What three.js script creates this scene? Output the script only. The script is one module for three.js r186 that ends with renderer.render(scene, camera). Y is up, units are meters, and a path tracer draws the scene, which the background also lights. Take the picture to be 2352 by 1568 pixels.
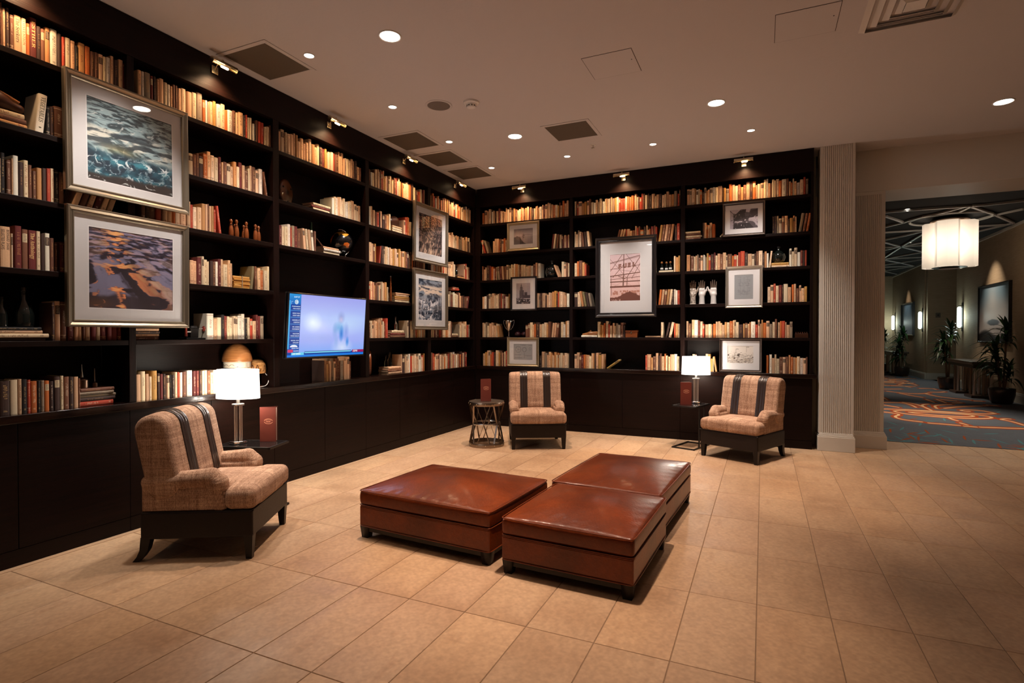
import * as THREE from 'three';
import { RoundedBoxGeometry } from 'three/addons/geometries/RoundedBoxGeometry.js';
import { mergeGeometries } from 'three/addons/utils/BufferGeometryUtils.js';
import { RectAreaLightUniformsLib } from 'three/addons/lights/RectAreaLightUniformsLib.js';

// ---------------------------------------------------------------- camera, renderer, exposure
const scene = new THREE.Scene();
scene.background = new THREE.Color(0x000000);
const camera = new THREE.PerspectiveCamera(63.66, 2352 / 1568, 0.05, 60);
camera.position.set(0, 1.35, 0);
camera.rotation.set(-0.01243, 0.42788, 0, 'YXZ');
camera.updateMatrixWorld(true);
const renderer = new THREE.WebGLRenderer({ antialias: true });
renderer.toneMapping = THREE.LinearToneMapping;
renderer.toneMappingExposure = 1.0;
renderer.shadowMap.enabled = true;
RectAreaLightUniformsLib.init();

const WARM = new THREE.Color(1.0, 0.71, 0.53), ACC = new THREE.Color(1.0, 0.88, 0.79), PICL = new THREE.Color(1.0, 0.60, 0.32);
const P_DOWN = 22, P_ACC = 15, P_PIC = 2.4, P_LAMP = 0.7, P_TV = 1.6, P_LANTERN = 1.3, P_SCONCE = 0.8, P_HALL = 1.8;

// room frame: bookcase fronts at x = XL (left wall) and z = ZB (back wall)
const XL = -3.948, ZB = -7.322, CEIL = 3.53, ZW = -7.70, ZS = -8.36, COUNTER = 0.885;
const SHELF = [3.0, 2.565, 2.16, 1.738, 1.312];          // tops of the shelves, from the top down
const LEVEL = [...SHELF, COUNTER];

// ---------------------------------------------------------------- helpers
function rng(seed) { let s = seed | 0; return () => { s = (s + 0x6d2b79f5) | 0; let t = Math.imul(s ^ (s >>> 15), 1 | s); t = (t + Math.imul(t ^ (t >>> 7), 61 | t)) ^ t; return ((t ^ (t >>> 14)) >>> 0) / 4294967296; }; }
const R = rng(7);
const rr = (a, b, r = R) => a + (b - a) * r();
const V = (x, y, z) => new THREE.Vector3(x, y, z);
const names = new Map();
function numbered(n) { const k = names.get(n) || 0; names.set(n, k + 1); return k ? n + '_' + String(k).padStart(3, '0') : n; }
function thing(name, label, category, pos = [0, 0, 0], turn = 0, group) {
  const o = new THREE.Group(); o.name = numbered(name); o.position.set(...pos); o.rotation.y = turn;
  o.userData = { label, category }; if (group) o.userData.group = group;
  scene.add(o); return o;
}
function boxUV(g) {                                        // uv in metres, projected along the main axis of each face
  g = g.index ? g.toNonIndexed() : g;
  const p = g.attributes.position, uv = new Float32Array(p.count * 2);
  const a = V(), b = V(), c = V(), n = V();
  for (let i = 0; i < p.count; i += 3) {
    a.fromBufferAttribute(p, i); b.fromBufferAttribute(p, i + 1); c.fromBufferAttribute(p, i + 2);
    n.copy(b).sub(a).cross(c.sub(a));
    const x = Math.abs(n.x), y = Math.abs(n.y), z = Math.abs(n.z);
    for (let k = 0; k < 3; k++) {
      const X = p.getX(i + k), Y = p.getY(i + k), Z = p.getZ(i + k), j = (i + k) * 2;
      if (x >= y && x >= z) { uv[j] = Z; uv[j + 1] = Y; } else if (y >= z) { uv[j] = X; uv[j + 1] = Z; } else { uv[j] = X; uv[j + 1] = Y; }
    }
  }
  g.setAttribute('uv', new THREE.BufferAttribute(uv, 2));
  return g;
}
function clean(g) { g = g.index ? g.toNonIndexed() : g; for (const k of Object.keys(g.attributes)) if (!['position', 'normal', 'uv'].includes(k)) g.deleteAttribute(k); if (!g.attributes.normal) g.computeVertexNormals(); if (!g.attributes.uv) boxUV(g); return g; }
function merge(list) { return list.length === 1 ? list[0] : mergeGeometries(list.map(clean)); }
function mesh(name, geos, mat, parent, uvMode = 'box') {
  let g = merge([].concat(geos));
  if (uvMode === 'box') g = boxUV(g);
  const m = new THREE.Mesh(g, mat); m.name = name; m.castShadow = m.receiveShadow = true; parent.add(m); return m;
}
function struct(name, geos, mat, parent, uvMode) { const m = mesh(name, geos, mat, parent || scene, uvMode); if (!parent) m.userData.kind = 'structure'; return m; }
const tr = (g, x = 0, y = 0, z = 0) => g.translate(x, y, z);
const bx = (x0, x1, y0, y1, z0, z1) => new THREE.BoxGeometry(Math.abs(x1 - x0), Math.abs(y1 - y0), Math.abs(z1 - z0)).translate((x0 + x1) / 2, (y0 + y1) / 2, (z0 + z1) / 2);
const rb = (x0, x1, y0, y1, z0, z1, r = 0.004, s = 1) => new RoundedBoxGeometry(Math.abs(x1 - x0), Math.abs(y1 - y0), Math.abs(z1 - z0), s, Math.min(r, Math.abs(x1 - x0) / 2.01, Math.abs(y1 - y0) / 2.01, Math.abs(z1 - z0) / 2.01)).translate((x0 + x1) / 2, (y0 + y1) / 2, (z0 + z1) / 2);
const cyl = (r0, r1, h, x = 0, y = 0, z = 0, n = 24, open = false) => new THREE.CylinderGeometry(r1, r0, h, n, 1, open).translate(x, y + h / 2, z);   // r0 bottom, r1 top, y = bottom
const lathe = (pts, n = 32) => new THREE.LatheGeometry(pts.map(([r, y]) => new THREE.Vector2(Math.max(r, 1e-5), y)), n);
const tube = (pts, r, n = 8, seg = 24, closed = false) => new THREE.TubeGeometry(new THREE.CatmullRomCurve3(pts.map((p) => V(...p)), closed), seg, r, n, closed);
function rod(a, b, r, n = 10) { const A = V(...a), B = V(...b), d = B.clone().sub(A), g = new THREE.CylinderGeometry(r, r, d.length(), n); g.applyQuaternion(new THREE.Quaternion().setFromUnitVectors(V(0, 1, 0), d.normalize())); return g.translate((A.x + B.x) / 2, (A.y + B.y) / 2, (A.z + B.z) / 2); }
function bar(a, b, w, h) { const A = V(...a), B = V(...b), d = B.clone().sub(A), g = new THREE.BoxGeometry(w, h, d.length()); const m = new THREE.Matrix4().lookAt(B, A, V(0, 1, 0)); g.applyMatrix4(m); return g.translate((A.x + B.x) / 2, (A.y + B.y) / 2, (A.z + B.z) / 2); }
// a smooth surface from a distance function (surface nets)
function nets(f, lo, hi, cell) {
  const n = [0, 1, 2].map((k) => Math.ceil((hi[k] - lo[k]) / cell) + 1), [nx, ny, nz] = n, S = new Float32Array(nx * ny * nz);
  const at = (i, j, k) => i + nx * (j + ny * k);
  for (let k = 0; k < nz; k++) for (let j = 0; j < ny; j++) for (let i = 0; i < nx; i++) S[at(i, j, k)] = f(lo[0] + i * cell, lo[1] + j * cell, lo[2] + k * cell);
  const idx = new Int32Array(nx * ny * nz).fill(-1), pos = [], nor = [], ind = [], e = cell * 0.5;
  const E = [[0, 1], [2, 3], [4, 5], [6, 7], [0, 2], [1, 3], [4, 6], [5, 7], [0, 4], [1, 5], [2, 6], [3, 7]];
  for (let k = 0; k < nz - 1; k++) for (let j = 0; j < ny - 1; j++) for (let i = 0; i < nx - 1; i++) {
    const v = []; let m = 0;
    for (let c = 0; c < 8; c++) { v[c] = S[at(i + (c & 1), j + ((c >> 1) & 1), k + (c >> 2))]; if (v[c] < 0) m |= 1 << c; }
    if (m === 0 || m === 255) continue;
    let x = 0, y = 0, z = 0, q = 0;
    for (const [a, b] of E) if ((v[a] < 0) !== (v[b] < 0)) { const t = v[a] / (v[a] - v[b]); x += (a & 1) + t * ((b & 1) - (a & 1)); y += ((a >> 1) & 1) + t * (((b >> 1) & 1) - ((a >> 1) & 1)); z += (a >> 2) + t * ((b >> 2) - (a >> 2)); q++; }
    const X = lo[0] + (i + x / q) * cell, Y = lo[1] + (j + y / q) * cell, Z = lo[2] + (k + z / q) * cell;
    let gx = f(X + e, Y, Z) - f(X - e, Y, Z), gy = f(X, Y + e, Z) - f(X, Y - e, Z), gz = f(X, Y, Z + e) - f(X, Y, Z - e); const L = Math.hypot(gx, gy, gz) || 1;
    idx[at(i, j, k)] = pos.length / 3; pos.push(X, Y, Z); nor.push(gx / L, gy / L, gz / L);
  }
  const quad = (a, b, c, d, flip) => { if (flip) ind.push(a, c, b, a, d, c); else ind.push(a, b, c, a, c, d); };
  for (let k = 1; k < nz - 1; k++) for (let j = 1; j < ny - 1; j++) for (let i = 1; i < nx - 1; i++) {
    const s = S[at(i, j, k)] < 0;
    if (s !== S[at(i + 1, j, k)] < 0) quad(idx[at(i, j - 1, k - 1)], idx[at(i, j, k - 1)], idx[at(i, j, k)], idx[at(i, j - 1, k)], !s);
    if (s !== S[at(i, j + 1, k)] < 0) quad(idx[at(i - 1, j, k - 1)], idx[at(i - 1, j, k)], idx[at(i, j, k)], idx[at(i, j, k - 1)], !s);
    if (s !== S[at(i, j, k + 1)] < 0) quad(idx[at(i - 1, j - 1, k)], idx[at(i, j - 1, k)], idx[at(i, j, k)], idx[at(i - 1, j, k)], !s);
  }
  const g = new THREE.BufferGeometry();
  g.setAttribute('position', new THREE.Float32BufferAttribute(pos, 3)); g.setAttribute('normal', new THREE.Float32BufferAttribute(nor, 3)); g.setIndex(ind);
  return boxUV(g);
}
const sdBox = (x, y, z, a, b, c, r) => { const X = Math.abs(x) - a + r, Y = Math.abs(y) - b + r, Z = Math.abs(z) - c + r; return Math.hypot(Math.max(X, 0), Math.max(Y, 0), Math.max(Z, 0)) + Math.min(Math.max(X, Y, Z), 0) - r; };
const smin = (a, b, k) => { const h = Math.max(k - Math.abs(a - b), 0) / k; return Math.min(a, b) - h * h * k * 0.25; };
const cap = (x, y, z, a, b, r0, r1) => { const dx = b[0] - a[0], dy = b[1] - a[1], dz = b[2] - a[2], t = Math.min(1, Math.max(0, ((x - a[0]) * dx + (y - a[1]) * dy + (z - a[2]) * dz) / (dx * dx + dy * dy + dz * dz))); return Math.hypot(x - a[0] - t * dx, y - a[1] - t * dy, z - a[2] - t * dz) - (r0 + (r1 - r0) * t); };

// ---------------------------------------------------------------- noise and textures
const PERM = (() => { const r = rng(91), p = [...Array(256).keys()]; for (let i = 255; i > 0; i--) { const j = Math.floor(r() * (i + 1)); [p[i], p[j]] = [p[j], p[i]]; } return p; })();
const hash = (x, y) => PERM[(PERM[x & 255] + y) & 255] / 255;
function vn(x, y, px = 256, py = 256) { const i = Math.floor(x), j = Math.floor(y), f = x - i, g = y - j, u = f * f * (3 - 2 * f), v = g * g * (3 - 2 * g), m = (a, b) => ((a % b) + b) % b; const a = hash(m(i, px), m(j, py)), b = hash(m(i + 1, px), m(j, py)), c = hash(m(i, px), m(j + 1, py)), d = hash(m(i + 1, px), m(j + 1, py)); return a + (b - a) * u + (c - a) * v + (a - b - c + d) * u * v; }
function fbm(x, y, o = 4, px = 256, py = 256) { let s = 0, a = 0.5, t = 0; for (let k = 0; k < o; k++) { s += a * vn(x, y, px, py); t += a; a *= 0.5; x *= 2; y *= 2; px *= 2; py *= 2; } return s / t; }
const mix = (a, b, t) => a + (b - a) * t, cl = (x, a = 0, b = 1) => Math.min(b, Math.max(a, x)), ss = (a, b, x) => { const t = cl((x - a) / (b - a)); return t * t * (3 - 2 * t); };
const mix3 = (a, b, t) => [mix(a[0], b[0], t), mix(a[1], b[1], t), mix(a[2], b[2], t)];
function dataTex(w, h, f, srgb = true, repeat) {           // f(u, v) gives [r, g, b] in 0..255, v up
  const d = new Uint8Array(w * h * 4);
  for (let y = 0; y < h; y++) for (let x = 0; x < w; x++) { const c = f((x + 0.5) / w, (y + 0.5) / h), i = 4 * (y * w + x); d[i] = cl(c[0], 0, 255); d[i + 1] = cl(c[1], 0, 255); d[i + 2] = cl(c[2], 0, 255); d[i + 3] = 255; }
  const t = new THREE.DataTexture(d, w, h, THREE.RGBAFormat); t.magFilter = THREE.LinearFilter; t.minFilter = THREE.LinearMipmapLinearFilter; t.generateMipmaps = true; t.wrapS = t.wrapT = THREE.RepeatWrapping;
  if (srgb) t.colorSpace = THREE.SRGBColorSpace; if (repeat) t.repeat.set(...repeat); t.needsUpdate = true; return t;
}
const gray = (w, h, f, repeat) => dataTex(w, h, (u, v) => { const g = f(u, v) * 255; return [g, g, g]; }, false, repeat);
function canvasTex(w, h, draw) { const c = document.createElement('canvas'); c.width = w; c.height = h; draw(c.getContext('2d'), w, h); const t = new THREE.CanvasTexture(c); t.colorSpace = THREE.SRGBColorSpace; return t; }
const lin = (r, g, b) => new THREE.Color().setRGB(r, g, b);
const std = (o) => new THREE.MeshStandardMaterial(o), phy = (o) => new THREE.MeshPhysicalMaterial(o);

// dark stained oak: long grain along u (woodH) or v (woodV)
const grain = (u, v) => { const w = fbm(u * 4, v * 40, 3, 4, 40), f = fbm(u * 6, v * 160, 2, 6, 160); return 0.55 * w + 0.45 * f; };
const woodC = dataTex(512, 512, (u, v) => { const g = grain(u, v), p = vn(u * 20, v * 256, 20, 256) > 0.8 ? 0.7 : 1, k = (0.55 + 0.9 * g) * p; return [22 * k, 9 * k, 6 * k]; }, true, [0.9, 1.6]);
const woodB = gray(512, 512, (u, v) => 0.4 + 0.6 * grain(u, v) - (vn(u * 20, v * 256, 20, 256) > 0.8 ? 0.25 : 0), [0.9, 1.6]);
const turned = (t) => { const c = t.clone(); c.rotation = Math.PI / 2; c.needsUpdate = true; return c; };
const wood = { map: woodC, bumpMap: woodB, bumpScale: 0.0006, roughness: 0.45, specularIntensity: 0.3 };
const M = {};
M.woodH = phy(wood); M.woodV = phy({ ...wood, map: turned(woodC), bumpMap: turned(woodB) });
M.counter = phy({ ...wood, roughness: 0.2, specularIntensity: 1, clearcoat: 0.3, clearcoatRoughness: 0.1 });
// tweed
const weave = (u, v) => { const a = Math.sin(u * Math.PI * 2 * 64), b = Math.sin(v * Math.PI * 2 * 64); return (Math.floor(u * 128) + Math.floor(v * 128)) % 2 ? 0.5 + 0.5 * Math.abs(a) : 0.5 + 0.5 * Math.abs(b); };
const tweedC = dataTex(1024, 1024, (u, v) => {
  const th = vn(u * 128, v * 6, 128, 6), tv = vn(u * 6, v * 128, 6, 128), sp = hash(Math.floor(u * 340), Math.floor(v * 340)), chk = 0.5 * vn(u * 24, v * 2, 24, 2) + 0.5 * vn(u * 2, v * 24, 2, 24);
  const even = (Math.floor(u * 256) + Math.floor(v * 256)) % 2, k = (even ? th : tv);
  let c = mix3([112, 76, 56], [236, 200, 170], cl(0.02 + 0.62 * k + 0.42 * chk)); if (sp > 0.88) c = mix3(c, [64, 38, 30], 0.8); else if (sp < 0.12) c = mix3(c, [240, 212, 186], 0.7);
  return c;
}, true, [1.9, 1.9]);
const tweedB = gray(1024, 1024, (u, v) => 0.6 * weave(u * 2 % 1, v * 2 % 1) + 0.4 * hash(Math.floor(u * 340), Math.floor(v * 340)), [1.9, 1.9]);
M.tweed = std({ map: tweedC, bumpMap: tweedB, bumpScale: 0.0025, roughness: 0.95 });
// leathers
const crease = gray(512, 512, (u, v) => 0.6 * fbm(u * 40, v * 40, 3, 40, 40) + 0.4 * Math.abs(2 * fbm(u * 6, v * 6, 4, 6, 6) - 1), [3, 3]);
M.leather = phy({ map: dataTex(512, 512, (u, v) => { const n = fbm(u * 5, v * 5, 4, 5, 5), f = fbm(u * 60, v * 60, 2, 60, 60); return mix3([76, 28, 5], [130, 57, 14], cl(0.75 * n + 0.3 * f)); }, true, [1.1, 1.1]), bumpMap: crease, bumpScale: 0.0014, roughness: 0.4, specularIntensity: 0.6, clearcoat: 0.28, clearcoatRoughness: 0.16 });
M.darkLeather = phy({ color: lin(0.011, 0.006, 0.0045), bumpMap: crease, bumpScale: 0.001, roughness: 0.5, specularIntensity: 0.6 });
M.legWood = phy({ color: lin(0.007, 0.004, 0.003), roughness: 0.4, specularIntensity: 0.6 });
M.steel = std({ color: lin(0.62, 0.6, 0.57), metalness: 1, roughness: 0.28 });
M.chrome = std({ color: lin(0.85, 0.84, 0.82), metalness: 1, roughness: 0.12 });
M.bronzeMetal = std({ color: lin(0.30, 0.24, 0.19), metalness: 1, roughness: 0.34, bumpMap: crease, bumpScale: 0.0008 });
M.blackMetal = std({ color: lin(0.02, 0.018, 0.017), metalness: 0.6, roughness: 0.4 });
M.brass = std({ color: lin(0.75, 0.62, 0.42), metalness: 1, roughness: 0.22 });
M.black = std({ color: lin(0.006, 0.006, 0.007), roughness: 0.35 });
M.paint = std({ color: lin(0.62, 0.585, 0.53), roughness: 0.55 });
M.trim = std({ color: lin(0.66, 0.62, 0.55), roughness: 0.42 });
M.ceiling = std({ color: lin(0.58, 0.545, 0.54), roughness: 0.9, bumpMap: gray(256, 256, (u, v) => fbm(u * 30, v * 30, 3, 30, 30), [2, 2]), bumpScale: 0.0006 });
M.white = std({ color: lin(0.75, 0.73, 0.70), roughness: 0.5 });
M.hallWall = std({ map: dataTex(256, 256, (u, v) => { const n = fbm(u * 8, v * 90, 3, 8, 90); return mix3([168, 146, 118], [186, 164, 136], n); }, true, [1, 1]), roughness: 0.8 });
M.glass = phy({ color: 0xffffff, transmission: 1, thickness: 0, roughness: 0.0, ior: 1.5 });
M.glow = (r, g, b, k) => std({ color: 0x000000, emissive: lin(r, g, b), emissiveIntensity: k, roughness: 1 });

// ================================================================ THE ROOM
{
  const T = 0.15;
  struct('wall_left', bx(-4.3 - T, -4.3, 0, 3.7, -8.4, 3.4), M.paint);
  struct('wall_back', bx(-4.3, 0.585, 0, 3.7, -7.70 - T, -7.70), M.paint);
  struct('wall_right', bx(6.0, 6.0 + T, 0, 3.7, -8.36, 3.4), M.paint);
  struct('wall_rear', bx(-4.45, 6.15, 0, 3.7, 3.25, 3.4), M.paint);
  struct('ceiling', bx(-4.45, 6.15, CEIL, CEIL + 0.15, ZW, 3.4), M.ceiling);
  // header over the wide opening, with its underside
  struct('wall_header', rb(0.95, 6.0, 3.04, CEIL + 0.15, ZS, ZW, 0.006), M.trim);
  struct('wall_opening', bx(5.1, 6.0, 0, 3.04, ZS, ZW), M.paint);
}
// reeded pilaster: rows of half-round reeds between plain margins
function reeds(x0, x1, n, r, z) { const pts = [], w = (x1 - x0) / n; for (let i = 0; i < n; i++) for (let k = 0; k <= 6; k++) { const a = Math.PI * (1 - k / 6); pts.push([x0 + (i + 0.5) * w + Math.cos(a) * w * 0.44, z + Math.sin(a) * r]); } return pts; }
function reedShaft(x0, x1, m, n, zf, zb, y0, y1, side) {
  const sh = new THREE.Shape(); const P = [[x0, zb]];
  if (side) { const w = (zf - zb) / side; for (let i = 0; i < side; i++) for (let k = 0; k <= 5; k++) { const a = Math.PI * k / 5; P.push([x0 - Math.sin(a) * 0.007, zb + (i + 0.5) * w - Math.cos(a) * w * 0.44]); } }
  P.push([x0, zf], [x0 + m, zf], ...reeds(x0 + m, x1 - m, n, 0.012, zf - 0.008), [x1 - m, zf], [x1, zf], [x1, zb]);
  P.forEach(([x, z], i) => (i ? sh.lineTo(x, -z) : sh.moveTo(x, -z)));
  return new THREE.ExtrudeGeometry(sh, { depth: y1 - y0, bevelEnabled: false }).rotateX(-Math.PI / 2).translate(0, y0, 0);
}
function stepBase(x0, x1, zf, zb, h) { return [rb(x0, x1, 0, h - 0.045, zb, zf, 0.004), rb(x0 + 0.007, x1 - 0.007, h - 0.047, h - 0.028, zb, zf - 0.007, 0.005), rb(x0 + 0.014, x1 - 0.014, h - 0.03, h - 0.013, zb, zf - 0.014, 0.005), rb(x0 + 0.02, x1 - 0.02, h - 0.015, h, zb, zf - 0.02, 0.005)]; }
{
  const p = thing('pilaster', 'cream reeded pilaster at the end of the bookcases', 'pilaster', [0, 0, 0]);
  mesh('shaft', reedShaft(0.603, 0.948, 0.03, 14, -7.325, -7.70, 0.2, CEIL - 0.001, 5), M.trim, p);
  mesh('base', stepBase(0.588, 0.965, -7.30, -7.70, 0.21), M.trim, p);
  const q = thing('pilaster', 'cream reeded wall panel at the edge of the hallway opening', 'pilaster', [0, 0, 0]);
  mesh('shaft', [reedShaft(0.965, 1.30, 0.04, 13, ZW + 0.006, ZS, 0.19, 3.0, 0), bx(0.585, 0.966, 0.0, 3.04, ZS, ZW - 0.001), rb(0.965, 1.30, 3.0, 3.04, ZS, ZW + 0.006, 0.002)], M.trim, q);
  mesh('base', stepBase(0.966, 1.33, ZW + 0.035, ZS, 0.2), M.trim, q);
}
// floor: grout bed and the single tiles (12 by 24 format, laid in a stack bond)
{
  const PX = 0.3235, PZ = 0.672, X0 = -0.02, Z0 = -2.998, G = 0.004;
  const fl = struct('floor', bx(-4.45, 6.0, -0.16, -0.0025, ZS + 0.06, 3.25), std({ color: lin(0.24, 0.16, 0.10), roughness: 0.9 }));
  const stone = dataTex(1024, 1024, (u, v) => { const s = fbm(u * 5 + 0.6 * fbm(u * 4, v * 4, 3, 4, 4), v * 14, 5, 5, 14), f = fbm(u * 70, v * 70, 2, 70, 70), b = fbm(u * 3, v * 3, 3, 3, 3); let c = mix3([168, 137, 108], [200, 172, 140], cl(0.2 + 0.5 * s + 0.5 * b - 0.25)); c = mix3(c, [142, 108, 80], 0.35 * ss(0.55, 0.75, s) * ss(0.4, 0.7, b)); const k = 0.93 + 0.14 * f; return [c[0] * k, c[1] * k, c[2] * k]; }, true);
  const rough = gray(512, 512, (u, v) => 0.42 + 0.2 * fbm(u * 8, v * 8, 4, 8, 8));
  const mats = [[1, 1, 1], [0.95, 0.94, 0.93], [1.03, 1.0, 0.96], [0.98, 0.96, 0.97]].map((c) => std({ map: stone, color: lin(...c), roughnessMap: rough, roughness: 1 }));
  const variants = [];
  for (let k = 0; k < 6; k++) {                           // chamfered tile; each variant shows another patch of the stone
    const w = PX - G, d = PZ - G, c = 0.0015, y1 = 0, y0 = -0.008, pos = [], uv = [];
    const lo = [[-w / 2, y0, -d / 2], [w / 2, y0, -d / 2], [w / 2, y0, d / 2], [-w / 2, y0, d / 2]], md = lo.map(([x, , z]) => [x, y1 - c, z]), hi = lo.map(([x, , z]) => [x - Math.sign(x) * c, y1, z - Math.sign(z) * c]);
    const q = (a, b, e, f) => { for (const t of [a, b, e, a, e, f]) { pos.push(...t); uv.push((t[2] + d / 2) / 1.1 + k * 0.37, (t[0] + w / 2) / 1.1 + k * 0.23); } };
    q(hi[3], hi[2], hi[1], hi[0]);
    for (let i = 0; i < 4; i++) { const j = (i + 1) % 4; q(hi[i], hi[j], md[j], md[i]); q(md[i], md[j], lo[j], lo[i]); }
    const g = new THREE.BufferGeometry(); g.setAttribute('position', new THREE.Float32BufferAttribute(pos, 3)); g.setAttribute('uv', new THREE.Float32BufferAttribute(uv, 2)); g.computeVertexNormals(); variants.push(g);
  }
  const r = rng(31), tiles = [], f = V(), inv = camera.matrixWorldInverse.copy(camera.matrixWorld).invert();
  for (let i = -12; i <= 18; i++) for (let j = -8; j <= 9; j++) {
    const x = X0 + (i + 0.5) * PX, z = Z0 + (j + 0.5) * PZ;
    if (x < -3.95 || x > 5.95 || z < -8.1 || z > 3.1) continue;
    const cut = j === -8 ? 0.888 : 1;                    // the last row is cut along the carpet
    f.set(x, 0, z).applyMatrix4(inv); const d = -f.z;
    const seen = d > 0.6 && Math.abs(f.x / d) < 1.15 && Math.abs(f.y / d) < 0.85;
    tiles.push({ x, z: j === -8 ? -8.0 : z, cut, a: seen ? 1 / (d * d * d) : 0, v: Math.floor(r() * 6), m: Math.floor(r() * 4), flip: r() < 0.5 });
  }
  tiles.sort((a, b) => b.a - a.a);
  const rest = [];
  tiles.forEach((t, k) => {
    if (k < 300 && t.a > 0) { const m = new THREE.Mesh(variants[t.v], mats[t.m]); m.name = 'tile'; m.position.set(t.x, 0, t.z); m.scale.z = t.cut; if (t.flip) m.rotation.y = Math.PI; m.receiveShadow = m.castShadow = true; fl.add(m); }
    else { const g = variants[t.v].clone(); if (t.flip) g.rotateY(Math.PI); g.scale(1, 1, t.cut); rest.push(g.translate(t.x, 0, t.z)); }
  });
  // cut border tiles along the bookcases and the carpet edge belong to the same floor
  rest.push(bx(-4.3, -3.905, -0.008, 0, ZS + 0.1, 3.2));
  const m = mesh('tile_field', rest.map(clean), mats[0], fl, 'own'); m.userData.kind = 'stuff';
}
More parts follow.
